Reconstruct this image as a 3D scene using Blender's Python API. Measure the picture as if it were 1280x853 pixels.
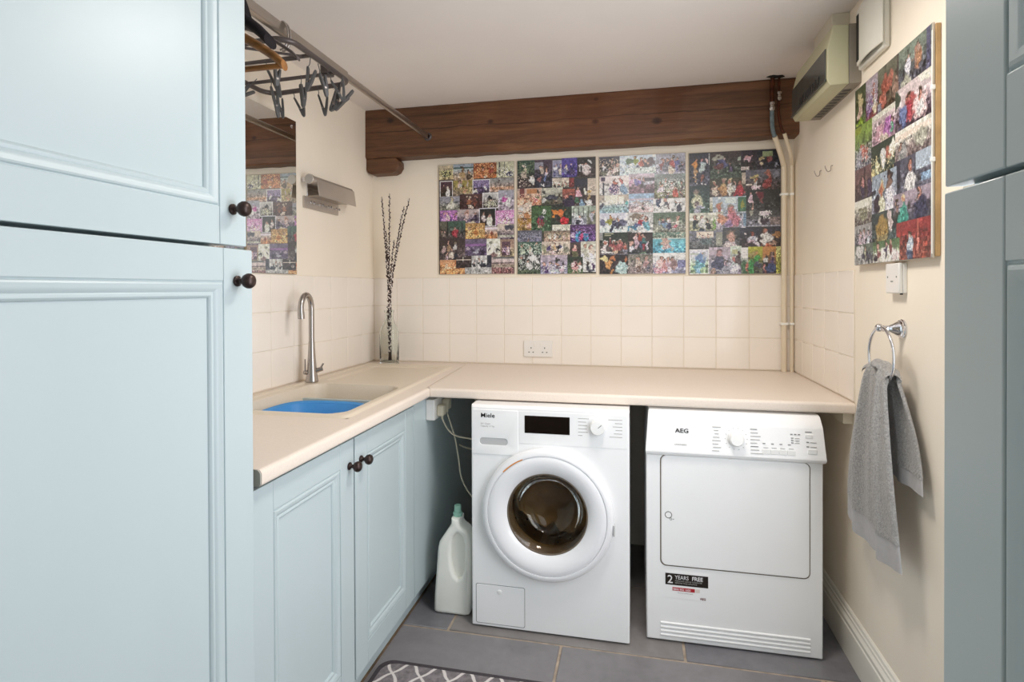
import bpy, math, random
import numpy as np
from mathutils import Vector, Matrix

for o in list(bpy.data.objects):
    bpy.data.objects.remove(o)
SC = bpy.context.scene
COL = SC.collection
PI = math.pi
R = math.radians

# ------------------------------------------------------------------ camera
F, CYP, YAW, PITCH, ROLL, CAMH = 702.65, 366.5, R(12.336), R(-0.4177), R(-0.2108), 1.2995
_f = Vector((-math.sin(YAW), math.cos(YAW), 0)); _r = Vector((math.cos(YAW), math.sin(YAW), 0)); _u = Vector((0, 0, 1))
_f2 = _f * math.cos(PITCH) + _u * math.sin(PITCH); _u2 = -_f * math.sin(PITCH) + _u * math.cos(PITCH)
_r3 = _r * math.cos(ROLL) + _u2 * math.sin(ROLL); _u3 = -_r * math.sin(ROLL) + _u2 * math.cos(ROLL)
cd = bpy.data.cameras.new('camera')
cd.sensor_width = 36; cd.lens = F / 1280 * 36
cd.shift_y = -(426.5 - CYP) / 1280
cd.clip_start = 0.02
cam = bpy.data.objects.new('camera', cd); COL.objects.link(cam)
m = Matrix((_r3, _u3, -_f2)).transposed().to_4x4(); m.translation = Vector((0, 0, CAMH))
cam.matrix_world = m
SC.camera = cam

def on(axis, val, px, py):
    """the point of a real plane (wall, worktop, floor) seen at a place in the photograph"""
    d = _f2 + _r3 * ((px - 640) / F) - _u3 * ((py - CYP) / F)
    o = Vector((0, 0, CAMH))
    return o + d * ((val - o[axis]) / d[axis])

# ------------------------------------------------------------------ world, exposure
w = bpy.data.worlds.new('sky'); SC.world = w; w.use_nodes = True
bg = w.node_tree.nodes['Background']; bg.inputs[0].default_value = (0.75, 0.86, 1.0, 1); bg.inputs[1].default_value = 1.0
SC.view_settings.view_transform = 'Standard'; SC.view_settings.look = 'None'
SC.view_settings.exposure = 0.0; SC.view_settings.gamma = 1.0
SC.view_settings.use_curve_mapping = False
try:
    SC.cycles.max_bounces = 12; SC.cycles.diffuse_bounces = 8; SC.cycles.glossy_bounces = 6
    SC.cycles.transmission_bounces = 8
except Exception: pass

def area(name, loc, target, sx, sy, power, color, spread=180):
    l = bpy.data.lights.new(name, 'AREA'); l.shape = 'RECTANGLE'; l.size = sx; l.size_y = sy
    l.energy = power; l.color = color; l.spread = R(spread)
    o = bpy.data.objects.new(name, l); COL.objects.link(o); o.location = loc
    o.rotation_euler = (Vector(target) - Vector(loc)).to_track_quat('-Z', 'Y').to_euler()
    return o
# daylight through the tall window of the right wall (hidden behind the cupboard), a weak fill light added at an unseen door behind the camera, the ceiling light
area('window_daylight', (0.735, 1.08, 1.32), (-1.4, 1.08, 1.32), 0.74, 1.62, 20.0, (0.94, 0.97, 1.03))
area('door_fill_light', (0.12, -1.52, 1.15), (0.0, 2.5, 1.0), 0.85, 1.8, 3.5, (0.90, 0.96, 1.0))
area('ceiling_lamp_light', (0.05, 1.60, 2.19), (0.05, 1.60, 0), 0.30, 0.30, 11.4, (1.07, 0.99, 0.91))

# ------------------------------------------------------------------ materials
def s2l(c):
    return tuple((x / 12.92 if x <= 0.04045 else ((x + 0.055) / 1.055) ** 2.4) for x in c)
def rgb(r, g, b): return s2l((r / 255, g / 255, b / 255)) + (1.0,)
MATS = {}
class NT:
    def __init__(s, name):
        s.m = bpy.data.materials.new(name); s.m.use_nodes = True
        s.t = s.m.node_tree; s.n = s.t.nodes; s.l = s.t.links
        s.b = s.n['Principled BSDF']
    def node(s, typ, **k):
        n = s.n.new(typ)
        for a, v in k.items():
            if a.startswith('i_'):
                key = a[2:]; key = int(key) if key.isdigit() else key.replace('_', ' ')
                n.inputs[key].default_value = v
            else: setattr(n, a, v)
        return n
    def coord(s, scale=(1, 1, 1), rot=(0, 0, 0), kind='Object'):
        t = s.node('ShaderNodeTexCoord'); mp = s.node('ShaderNodeMapping')
        mp.inputs['Scale'].default_value = scale; mp.inputs['Rotation'].default_value = rot
        s.l.new(t.outputs[kind], mp.inputs['Vector']); return mp.outputs[0]
    def noise(s, scale, vec=None, detail=4, rough=0.5, dist=0.0):
        n = s.node('ShaderNodeTexNoise'); n.inputs['Scale'].default_value = scale
        n.inputs['Detail'].default_value = detail; n.inputs['Roughness'].default_value = rough
        n.inputs['Distortion'].default_value = dist
        if vec is not None: s.l.new(vec, n.inputs['Vector'])
        return n.outputs['Fac']
    def ramp(s, fac, stops):
        r = s.node('ShaderNodeValToRGB'); e = r.color_ramp.elements
        while len(e) < len(stops): e.new(0.5)
        for q, (p, c) in zip(e, stops): q.position = p; q.color = c
        s.l.new(fac, r.inputs[0]); return r.outputs[0]
    def math(s, op, a, b=None, clamp=False):
        n = s.node('ShaderNodeMath', operation=op, use_clamp=clamp)
        for i, v in enumerate((a, b)):
            if v is None: continue
            if isinstance(v, (int, float)): n.inputs[i].default_value = v
            else: s.l.new(v, n.inputs[i])
        return n.outputs[0]
    def mix(s, fac, a, b, mode='MIX'):
        n = s.node('ShaderNodeMix', data_type='RGBA', blend_type=mode)
        for i, v in ((0, fac), (6, a), (7, b)):
            if isinstance(v, (int, float, tuple)): n.inputs[i].default_value = v
            else: s.l.new(v, n.inputs[i])
        return n.outputs[2]
    def bump(s, h, strength=0.2, dist=0.002):
        b = s.node('ShaderNodeBump'); b.inputs['Strength'].default_value = strength; b.inputs['Distance'].default_value = dist
        s.l.new(h, b.inputs['Height']); s.l.new(b.outputs[0], s.b.inputs['Normal'])
def pm(name, col, rough=0.5, metal=0.0, vary=0.03, vscale=6, bump=0.0, bscale=80, bdist=0.001, spec=0.5, coat=0.0, trans=0.0, ior=1.45, stretch=(1, 1, 1)):
    k = NT(name); c = k.coord(stretch)
    base = rgb(*col)
    lo = tuple(x * (1 - vary * 2) for x in base[:3]) + (1,); hi = tuple(min(1, x * (1 + vary)) for x in base[:3]) + (1,)
    k.l.new(k.ramp(k.noise(vscale, c), [(0.3, lo), (0.7, hi)]), k.b.inputs['Base Color'])
    k.b.inputs['Roughness'].default_value = rough; k.b.inputs['Metallic'].default_value = metal
    k.b.inputs['Specular IOR Level'].default_value = spec; k.b.inputs['IOR'].default_value = ior
    k.b.inputs['Coat Weight'].default_value = coat; k.b.inputs['Transmission Weight'].default_value = trans
    if bump: k.bump(k.noise(bscale, c, 3), bump, bdist)
    MATS[name] = k.m; return k.m

pm('wall_paint', (245, 235, 219), 0.75, vary=0.02, vscale=2.5, bump=0.25, bscale=14, bdist=0.004)
pm('ceiling_paint', (233, 227, 223), 0.8, vary=0.015, vscale=2, bump=0.2, bscale=10, bdist=0.004)
pm('cream_tile', (244, 236, 226), 0.16, vary=0.015, vscale=3, bump=0.12, bscale=9, bdist=0.002)
pm('grout', (232, 221, 205), 0.8, vary=0.04, vscale=20)
pm('duck_egg_paint', (188, 201, 204), 0.36, vary=0.012, vscale=3, bump=0.12, bscale=60, bdist=0.0006, stretch=(1, 1, 0.15))
pm('dark_gap', (40, 38, 34), 0.9)
pm('bronze_knob', (64, 50, 46), 0.38, metal=0.55, vary=0.25, vscale=40)
pm('worktop_laminate', (232, 219, 206), 0.42, vary=0.02, vscale=150, bump=0.1, bscale=300, bdist=0.0004)
pm('grey_strip', (182, 180, 172), 0.5, metal=0.1)
pm('sink_composite', (226, 213, 194), 0.4, vary=0.02, vscale=200)
pm('blue_plastic', (70, 150, 216), 0.5)
pm('steel', (178, 172, 168), 0.26, metal=1.0, vary=0.03)
pm('chrome', (216, 216, 220), 0.07, metal=1.0, vary=0.01)
pm('rail_metal', (176, 166, 156), 0.28, metal=0.9, vary=0.04)
pm('brushed_light', (206, 198, 190), 0.42, metal=0.75, vary=0.03)
pm('appliance_white', (246, 246, 246), 0.3, vary=0.006)
pm('appliance_grey', (196, 196, 196), 0.4)
pm('knob_white', (246, 246, 244), 0.28)
pm('ring_white', (244, 244, 246), 0.2, vary=0.005)
pm('display_black', (20, 12, 8), 0.12)
pm('drum_steel', (176, 152, 118), 0.38, metal=.75, vary=0.15, vscale=8)
pm('rubber_grey', (112, 100, 86), 0.55)
pm('orange_print', (232, 150, 50), 0.5)
pm('print_grey', (120, 120, 118), 0.6)
pm('print_black', (30, 28, 28), 0.6)
pm('print_faint', (176, 174, 170), 0.6)
pm('sticker_black', (34, 26, 20), 0.35)
pm('sticker_white', (236, 234, 236), 0.4)
pm('sticker_red', (180, 40, 50), 0.4)
pm('red_text', (110, 40, 40), 0.5)
pm('bottle_plastic', (242, 242, 234), 0.35, spec=0.5)
pm('mint_cap', (150, 196, 178), 0.4)
pm('socket_white', (236, 233, 228), 0.3, vary=0.005)
pm('cable_white', (214, 206, 184), 0.45)
pm('pipe_paint', (228, 214, 190), 0.35, vary=0.03)
pm('copper_old', (96, 52, 34), 0.45, metal=0.6, vary=0.3, vscale=30)
pm('blue_grey_tape', (112, 128, 134), 0.5, vary=0.2, vscale=50)
pm('unit_cream', (188, 184, 152), 0.45)
pm('unit_grey', (142, 134, 122), 0.5)
pm('unit_window', (70, 74, 70), 0.18, vary=0.15, vscale=20)
pm('breaker_dark', (42, 42, 42), 0.4)
pm('trunking_white', (212, 204, 186), 0.5)
pm('fan_white', (224, 222, 212), 0.4)
pm('board_wood', (196, 160, 112), 0.6, vary=0.1, vscale=20)
pm('board_core', (206, 196, 180), 0.7)
pm('clip_white', (245, 245, 240), 0.3)
pm('black_velvet', (30, 25, 28), 0.75, spec=0.2)
pm('hanger_wood', (140, 92, 42), 0.35, vary=0.25, vscale=12, stretch=(1, 6, 6))
pm('dark_metal', (92, 84, 82), 0.35, metal=0.4)
pm('peg_grey', (86, 85, 85), 0.45)
pm('skirting_white', (238, 234, 224), 0.35, vary=0.01)
pm('willow_bark', (62, 38, 32), 0.6, vary=0.25, vscale=60)
pm('catkin', (226, 216, 208), 0.8)
pm('toe_wood', (112, 92, 70), 0.6, vary=0.2, vscale=20)
pm('rug_edge', (70, 64, 68), 0.9, vary=0.1, vscale=90, bump=0.4, bscale=300)

# slate floor
for i, (a, b) in enumerate([((112, 109, 111), (140, 136, 138)), ((104, 103, 107), (132, 130, 134)), ((116, 111, 110), (144, 139, 136))]):
    k = NT('slate_%d' % i); c = k.coord((1, 1, 1))
    n1 = k.noise(3.2 + i, c, 6, 0.6, 0.6); n2 = k.noise(26, c, 4, 0.6)
    f = k.math('ADD', k.math('MULTIPLY', n1, 0.75), k.math('MULTIPLY', n2, 0.25))
    k.l.new(k.ramp(f, [(0.3, rgb(*a)), (0.7, rgb(*b))]), k.b.inputs['Base Color'])
    k.b.inputs['Roughness'].default_value = 0.42
    k.bump(k.math('ADD', n1, k.math('MULTIPLY', n2, 0.4)), 0.35, 0.004)
    MATS['slate_%d' % i] = k.m
pm('floor_grout', (176, 160, 142), 0.85, vary=0.15, vscale=25)

# old oak beam with knots
def wood(name, lo, mid, hi, knots=()):
    k = NT(name); c = k.coord((0.9, 6, 11)); c1 = k.coord((1, 1, 1))
    n1 = k.noise(2.2, c, 7, 0.62, 0.9); n2 = k.noise(9, c, 5, 0.6, 0.3); n3 = k.noise(1.6, c1, 2)
    f = k.math('ADD', k.math('MULTIPLY', n1, 0.6), k.math('ADD', k.math('MULTIPLY', n2, 0.22), k.math('MULTIPLY', n3, 0.18)))
    col = k.ramp(f, [(0.30, rgb(*lo)), (0.5, rgb(*mid)), (0.72, rgb(*hi))])
    tc = k.node('ShaderNodeTexCoord')
    for (kx, kz, r0) in knots:
        sub = k.node('ShaderNodeVectorMath', operation='SUBTRACT'); k.l.new(tc.outputs['Object'], sub.inputs[0]); sub.inputs[1].default_value = (kx, 0, kz)
        mul = k.node('ShaderNodeVectorMath', operation='MULTIPLY'); k.l.new(sub.outputs[0], mul.inputs[0]); mul.inputs[1].default_value = (0.7, 0, 1)
        ln = k.node('ShaderNodeVectorMath', operation='LENGTH'); k.l.new(mul.outputs[0], ln.inputs[0])
        fac = k.ramp(ln.outputs['Value'], [(0, (1, 1, 1, 1)), (r0, (0.75, 0.75, 0.75, 1)), (r0 * 1.7, (0, 0, 0, 1))])
        sep = k.node('ShaderNodeSeparateColor'); k.l.new(fac, sep.inputs[0])
        col = k.mix(sep.outputs[0], col, rgb(34, 22, 18))
    # long drying crack and dark grain bands along the length
    sp_ = k.node('ShaderNodeSeparateXYZ'); k.l.new(tc.outputs['Object'], sp_.inputs[0])
    cx_ = k.node('ShaderNodeCombineXYZ'); k.l.new(sp_.outputs[0], cx_.inputs[0])
    wv = k.noise(2.6, cx_.outputs[0], 4, 0.6)
    for zc0, wd, st, amp in ((0.140, .0045, .8, .050), (0.040, .006, .35, .03), (0.215, .007, .35, .05)):
        d_ = k.math('ABSOLUTE', k.math('SUBTRACT', sp_.outputs[2], k.math('ADD', k.math('MULTIPLY', k.math('SUBTRACT', wv, .5), amp), zc0)))
        pr_ = k.math('MULTIPLY', k.noise(5.5 + zc0 * 30, cx_.outputs[0], 3, .6), 2 * wd)
        m_ = k.math('SUBTRACT', 1.0, k.math('DIVIDE', d_, pr_), clamp=True)
        col = k.mix(k.math('MULTIPLY', m_, st), col, rgb(36, 22, 16))
    # redder heartwood in patches
    pn = k.ramp(k.noise(1.3, c1, 2), [(.45, (0, 0, 0, 1)), (.65, (1, 1, 1, 1))]); sp2 = k.node('ShaderNodeSeparateColor'); k.l.new(pn, sp2.inputs[0])
    col = k.mix(k.math('MULTIPLY', sp2.outputs[0], .25), col, rgb(122, 66, 38))
    k.l.new(col, k.b.inputs['Base Color']); k.b.inputs['Roughness'].default_value = 0.5
    k.bump(f, 0.6, 0.004); MATS[name] = k.m
# object coordinates of the beam run from its left end, z from its underside
wood('beam_wood', (60, 38, 23), (99, 65, 41), (136, 94, 60), knots=((0.147, 0.198, 0.010), (0.704, 0.156, 0.008), (1.247, 0.231, 0.006), (1.243, 0.120, 0.009), (1.54, 0.104, 0.012)))

# print: painted photographs, colour comes with the mesh
k = NT('photo_print'); at = k.node('ShaderNodeVertexColor'); at.layer_name = 'Col'
k.l.new(at.outputs[0], k.b.inputs['Base Color']); k.b.inputs['Roughness'].default_value = 0.3
k.b.inputs['Specular IOR Level'].default_value = 0.5; k.b.inputs['Coat Weight'].default_value = 0.5; k.b.inputs['Coat Roughness'].default_value = 0.42; k.bump(k.noise(12, k.coord()), 0.12, 0.003); MATS['photo_print'] = k.m

# towel terry
k = NT('grey_terry'); c = k.coord()
n1 = k.noise(170, c, 3, 0.7); n2 = k.noise(420, c, 2, 0.6)
k.l.new(k.ramp(k.math('ADD', k.math('MULTIPLY', n1, .6), k.math('MULTIPLY', n2, .4)), [(0.3, rgb(116, 114, 112)), (0.7, rgb(196, 193, 190))]), k.b.inputs['Base Color'])
k.b.inputs['Roughness'].default_value = 0.95; k.b.inputs['Sheen Weight'].default_value = 0.4
k.bump(n1, 1.0, 0.006); MATS['grey_terry'] = k.m
pm('grey_band', (182, 180, 180), 0.8, vary=0.03, vscale=60, bump=0.3, bscale=400)

# rug trellis
k = NT('rug_trellis'); tc = k.node('ShaderNodeTexCoord'); sp = k.node('ShaderNodeSeparateXYZ'); k.l.new(tc.outputs['Object'], sp.inputs[0])
nz = k.math('MULTIPLY', k.math('SUBTRACT', k.noise(120, tc.outputs['Object'], 2), 0.5), 0.25)
px_, py_ = 0.100, 0.125
wob = k.math('MULTIPLY', k.math('SINE', k.math('MULTIPLY', sp.outputs[1], 4 * PI / py_)), 0.03)
fams = []
for sg in (1, -1):
    u_ = k.math('ADD', k.math('MULTIPLY', sp.outputs[0], 1 / px_), k.math('MULTIPLY', sp.outputs[1], sg / py_))
    u_ = k.math('ADD', u_, k.math('MULTIPLY', wob, sg)); u_ = k.math('ADD', u_, k.math('MULTIPLY', nz, .12))
    fams.append(k.math('ABSOLUTE', k.math('SUBTRACT', k.math('FRACT', u_), 0.5)))
v = k.math('MINIMUM', fams[0], fams[1])
fac = k.ramp(v, [(0.0, (1, 1, 1, 1)), (0.045, (1, 1, 1, 1)), (0.075, (0, 0, 0, 1))])
sepc = k.node('ShaderNodeSeparateColor'); k.l.new(fac, sepc.inputs[0])
base = k.ramp(k.noise(60, tc.outputs['Object'], 3), [(0.3, rgb(104, 98, 100)), (0.7, rgb(140, 132, 134))])
k.l.new(k.mix(sepc.outputs[0], base, rgb(220, 212, 208)), k.b.inputs['Base Color']); k.b.inputs['Roughness'].default_value = 1.0
k.bump(k.noise(260, tc.outputs['Object'], 2), 0.8, 0.003); MATS['rug_trellis'] = k.m

# glass kinds
def glass(name, col, rough=0.0, ior=1.45):
    k = NT(name); k.b.inputs['Base Color'].default_value = rgb(*col); k.b.inputs['Transmission Weight'].default_value = 1
    k.b.inputs['Roughness'].default_value = rough; k.b.inputs['IOR'].default_value = ior; MATS[name] = k.m
glass('clear_glass', (250, 253, 250), 0.0, 1.30); glass('door_glass', (222, 206, 178), 0.06, 1.12); MATS['door_glass'].node_tree.nodes['Principled BSDF'].inputs['Coat Weight'].default_value = .6
k = NT('mirror_silver'); k.b.inputs['Base Color'].default_value = rgb(236, 236, 232); k.b.inputs['Metallic'].default_value = 1; k.b.inputs['Roughness'].default_value = 0.015; MATS['mirror_silver'] = k.m
k = NT('frosted_shade'); k.b.inputs['Base Color'].default_value = rgb(250, 245, 235); k.b.inputs['Emission Color'].default_value = rgb(255, 246, 236); k.b.inputs['Emission Strength'].default_value = 1.0; MATS['frosted_shade'] = k.m

# ------------------------------------------------------------------ mesh building
OFF = {}
def offs(p):
    v = Vector((0, 0, 0))
    while p is not None: v += p.location; p = p.parent
    return v
class MB:
    def __init__(s): s.v = []; s.f = []
    def add(s, vs, fs):
        n = len(s.v); s.v += [tuple(v) for v in vs]; s.f += [tuple(i + n for i in f) for f in fs]; return s
    def box(s, x0, y0, z0, x1, y1, z1):
        if x0 > x1: x0, x1 = x1, x0
        if y0 > y1: y0, y1 = y1, y0
        if z0 > z1: z0, z1 = z1, z0
        return s.add([(x0, y0, z0), (x1, y0, z0), (x1, y1, z0), (x0, y1, z0), (x0, y0, z1), (x1, y0, z1), (x1, y1, z1), (x0, y1, z1)],
              [(0, 3, 2, 1), (4, 5, 6, 7), (0, 1, 5, 4), (1, 2, 6, 5), (2, 3, 7, 6), (3, 0, 4, 7)])
    def prism(s, pts, axis, a, b):
        """pts: 2D outline (anti-clockwise or not); extruded along axis from a to b"""
        def P(p, t):
            return {0: (t, p[0], p[1]), 1: (p[0], t, p[1]), 2: (p[0], p[1], t)}[axis]
        n = len(pts); vs = [P(p, a) for p in pts] + [P(p, b) for p in pts]
        fs = [tuple(range(n - 1, -1, -1)), tuple(range(n, 2 * n))] + [(i, (i + 1) % n, n + (i + 1) % n, n + i) for i in range(n)]
        return s.add(vs, fs)
    def tube(s, pts, r, n=10, cap=True, close=False):
        pts = [Vector(p) for p in pts]; m = len(pts)
        rs = r if isinstance(r, (list, tuple)) else [r] * m
        prev = None; rings = []
        for i, p in enumerate(pts):
            if close: t = pts[(i + 1) % m] - pts[i - 1]
            else: t = pts[min(i + 1, m - 1)] - pts[max(i - 1, 0)]
            t.normalize()
            if prev is None:
                a = Vector((0, 0, 1)) if abs(t.z) < 0.9 else Vector((1, 0, 0)); x = t.cross(a).normalized()
            else:
                x = (prev - t * prev.dot(t)).normalized()
            prev = x; y = t.cross(x)
            rings.append([p + (x * math.cos(2 * PI * j / n) + y * math.sin(2 * PI * j / n)) * rs[i] for j in range(n)])
        vs = [q for rg in rings for q in rg]; fs = []
        for i in range(m if close else m - 1):
            k2 = (i + 1) % m
            for j in range(n): fs.append((i * n + j, i * n + (j + 1) % n, k2 * n + (j + 1) % n, k2 * n + j))
        if cap and not close: fs += [tuple(range(n - 1, -1, -1)), tuple((m - 1) * n + j for j in range(n))]
        return s.add(vs, fs)
    def lathe(s, prof, origin, axis=(0, 0, 1), n=32, a0=0.0, a1=2 * PI, cap=True):
        """prof: (radius, height along axis)"""
        ax = Vector(axis).normalized(); o = Vector(origin)
        h = Vector((0, 0, 1)) if abs(ax.z) < 0.9 else Vector((1, 0, 0)); x = ax.cross(h).normalized(); y = ax.cross(x)
        full = abs(a1 - a0 - 2 * PI) < 1e-6; m = n if full else n + 1
        vs = []
        for (r, t) in prof:
            for j in range(m):
                a = a0 + (a1 - a0) * j / n
                vs.append(o + ax * t + (x * math.cos(a) + y * math.sin(a)) * max(r, 1e-5))
        fs = []
        for i in range(len(prof) - 1):
            for j in range(n):
                k2 = (j + 1) % m
                fs.append((i * m + j, i * m + k2, (i + 1) * m + k2, (i + 1) * m + j))
        return s.add(vs, fs)
    def ellipsoid(s, c, rx, ry, rz, nu=8, nv=5, rot=None):
        vs = []; c = Vector(c)
        for i in range(nv + 1):
            t = PI * i / nv
            for j in range(nu):
                a = 2 * PI * j / nu; q = Vector((rx * math.sin(t) * math.cos(a), ry * math.sin(t) * math.sin(a), rz * math.cos(t)))
                if rot is not None: q = rot @ q
                vs.append(c + q)
        fs = [(i * nu + j, (i + 1) * nu + j, (i + 1) * nu + (j + 1) % nu, i * nu + (j + 1) % nu) for i in range(nv) for j in range(nu)]
        return s.add(vs, fs)
    def build(s, name, mat, parent=None, smooth=False, bevel=0, seg=2, label=None):
        o3 = offs(parent)
        me = bpy.data.meshes.new(name)
        me.from_pydata([(v[0] - o3.x, v[1] - o3.y, v[2] - o3.z) for v in s.v], [], s.f)
        me.validate(); me.update()
        import bmesh
        bm = bmesh.new(); bm.from_mesh(me); bmesh.ops.recalc_face_normals(bm, faces=bm.faces); bm.to_mesh(me); bm.free()
        me.materials.append(MATS[mat] if isinstance(mat, str) else mat)
        o = bpy.data.objects.new(name, me); COL.objects.link(o)
        if parent is not None: o.parent = parent
        if smooth:
            me.shade_smooth() if hasattr(me, 'shade_smooth') else None
            try: me.set_sharp_from_angle(angle=R(38 if smooth is True else smooth))
            except Exception: pass
        if bevel:
            b = o.modifiers.new('bevel', 'BEVEL'); b.width = bevel; b.segments = seg; b.limit_method = 'ANGLE'; b.angle_limit = R(35); b.harden_normals = False
            if not smooth: me.shade_smooth()
            try: me.set_sharp_from_angle(angle=R(70))
            except Exception: pass
        if label: o['label'] = label
        return o
def rebase(o, origin):
    """move an object's origin without moving its mesh (object texture space)"""
    d = Vector(origin); o.data.transform(Matrix.Translation(-d)); o.location = Vector(o.location) + d; return o
def box(name, mat, a, b, parent=None, bevel=0, seg=2, label=None):
    return MB().box(*a, *b).build(name, mat, parent, bevel=bevel, seg=seg, label=label)
def thing(name, label, cat, loc=(0, 0, 0), group=None):
    o = bpy.data.objects.new(name, None); COL.objects.link(o); o.location = loc; o.empty_display_size = 0.05
    o['label'] = label; o['category'] = cat
    if group: o['group'] = group
    return o
def tag(o, label, cat, group=None):
    o['label'] = label; o['category'] = cat
    if group: o['group'] = group
    return o
def struct(o): o['kind'] = 'structure'; return o
def curve_solid(name, outlines, axis, at, extrude, bevel, mat, parent=None, res=3):
    """filled 2D outlines (first is the outside, the others holes) thickened about a plane across axis"""
    cu = bpy.data.curves.new(name, 'CURVE'); cu.dimensions = '2D'; cu.fill_mode = 'BOTH'
    for pts in outlines:
        sp = cu.splines.new('POLY'); sp.points.add(len(pts) - 1)
        for q, p in zip(sp.points, pts): q.co = (p[0], p[1], 0, 1)
        sp.use_cyclic_u = True
    cu.extrude = max(extrude - bevel, 1e-5); cu.bevel_depth = bevel; cu.bevel_resolution = res; cu.offset = -bevel
    tmp = bpy.data.objects.new('tmp', cu); COL.objects.link(tmp)
    me = bpy.data.meshes.new_from_object(tmp.evaluated_get(bpy.context.evaluated_depsgraph_get()))
    bpy.data.objects.remove(tmp)
    if axis == 1: M = Matrix(((1, 0, 0, 0), (0, 0, 1, at), (0, 1, 0, 0), (0, 0, 0, 1)))
    elif axis == 0: M = Matrix(((0, 0, 1, at), (1, 0, 0, 0), (0, 1, 0, 0), (0, 0, 0, 1)))
    else: M = Matrix.Translation((0, 0, at))
    o3 = offs(parent); me.transform(Matrix.Translation(-o3) @ M); me.name = name
    me.materials.clear(); me.materials.append(MATS[mat])
    import bmesh
    bm = bmesh.new(); bm.from_mesh(me); bmesh.ops.remove_doubles(bm, verts=bm.verts, dist=1e-5); bmesh.ops.recalc_face_normals(bm, faces=bm.faces); bm.to_mesh(me); bm.free()
    me.shade_smooth()
    try: me.set_sharp_from_angle(angle=R(40))
    except Exception: pass
    o = bpy.data.objects.new(name, me); COL.objects.link(o); o.parent = parent
    return o
def rrect(x0, y0, x1, y1, r, n=6):
    out = []
    for cx, cy, a in ((x1 - r, y1 - r, 0), (x0 + r, y1 - r, 90), (x0 + r, y0 + r, 180), (x1 - r, y0 + r, 270)):
        for i in range(n + 1):
            t = R(a + 90 * i / n); out.append((cx + r * math.cos(t), cy + r * math.sin(t)))
    return out
def text(name, body, size, x, y, z, mat, parent, bold=0.0, sx=1.0, label=None, depth=0.0003):
    """lettering standing on a face that looks towards -Y"""
    cu = bpy.data.curves.new(name, 'FONT'); cu.body = body; cu.size = size; cu.extrude = depth; cu.offset = bold; cu.resolution_u = 2
    tmp = bpy.data.objects.new('tmp', cu); COL.objects.link(tmp)
    me = bpy.data.meshes.new_from_object(tmp.evaluated_get(bpy.context.evaluated_depsgraph_get())); bpy.data.objects.remove(tmp)
    o3 = offs(parent)
    me.transform(Matrix.Translation(Vector((x, y, z)) - o3) @ Matrix.Rotation(R(90), 4, 'X') @ Matrix.Diagonal((sx, 1, 1, 1)))
    me.materials.clear(); me.materials.append(MATS[mat]); me.name = name
    o = bpy.data.objects.new(name, me); COL.objects.link(o); o.parent = parent
    return o

# ------------------------------------------------------------------ room
YB, XL, XR, ZC, YF = 2.917, -1.434, 0.745, 2.275, -1.6
wb = struct(box('wall_back', 'wall_paint', (XL - .1, YB, -.05), (XR + .1, YB + .1, ZC + .1)))
wl = struct(box('wall_left', 'wall_paint', (XL - .1, YF, -.05), (XL, YB, ZC + .1)))
# right wall with the tall window beyond the right cupboard, hidden from this viewpoint (Y 0.66..1.50)
WA, WB, WZ0, WZ1 = 0.66, 1.50, 0.46, 2.18
wr = struct(MB().box(XR, WB, -.05, XR + .1, YB, ZC + .1).box(XR, YF, -.05, XR + .1, WA, ZC + .1).box(XR, WA, -.05, XR + .1, WB, WZ0).box(XR, WA, WZ1, XR + .1, WB, ZC + .1).build('wall_right', 'wall_paint'))
wf = struct(MB().box(XL, YF - .1, -.05, -0.38, YF, ZC + .1).box(0.62, YF - .1, -.05, XR, YF, ZC + .1).box(-0.38, YF - .1, 2.08, 0.62, YF, ZC + .1).build('wall_front', 'wall_paint'))
ce = struct(box('ceiling', 'ceiling_paint', (XL - .1, YF - .1, ZC), (XR + .1, YB + .1, ZC + .1)))
fl = struct(box('floor', 'floor_grout', (XL - .1, YF - .1, -.06), (XR + .1, YB + .1, -0.004)))
win = struct(MB().box(XR + .04, WA, WZ0, XR + .08, WA + .05, WZ1).box(XR + .04, WB - .05, WZ0, XR + .08, WB, WZ1).box(XR + .04, WA + .05, WZ0, XR + .08, WB - .05, WZ0 + .05).box(XR + .04, WA + .05, WZ1 - .05, XR + .08, WB - .05, WZ1).box(XR + .045, 1.065, WZ0 + .05, XR + .075, 1.095, WZ1 - .05).build('window_1', 'skirting_white'))
MB().box(XR + .058, WA + .05, WZ0 + .05, XR + .062, WB - .05, WZ1 - .05).build('pane', 'clear_glass', win)
dr = struct(MB().box(-.38, YF - .08, 0, -.30, YF - .03, 2.08).box(.54, YF - .08, 0, .62, YF - .03, 2.08).box(-.30, YF - .08, 0, .54, YF - .03, .12).box(-.30, YF - .08, 2.0, .54, YF - .03, 2.08).build('added_door_1', 'skirting_white'))  # unseen glazed door, added with its opening for the fill light
MB().box(-.30, YF - .058, .12, .54, YF - .052, 2.0).build('pane', 'clear_glass', dr)

# floor slabs in running bond (joints measured: y = 2.03; x = -0.70, 0.17 behind it, -0.265 in front)
TW, TH, G = 0.87, 0.46, 0.010
row = 0; rnd = random.Random(4)
for ri in range(-8, 2):
    y0 = 2.03 + ri * TH; y1 = min(y0 + TH, YB)
    if y1 <= YF: continue
    y0 = max(y0, YF); offx = (-0.70 if ri % 2 == 0 else -0.265)
    x = offx - TW * 2
    while x < XR:
        a, b = max(x, XL), min(x + TW, XR)
        if b - a > 0.03:
            MB().box(a + G / 2, y0 + G / 2, -.02, b - G / 2, y1 - G / 2, rnd.uniform(-.0008, .0004)).build('floor_tile', 'slate_%d' % rnd.randrange(3), fl, bevel=0.002, seg=1)
        x += TW

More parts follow.
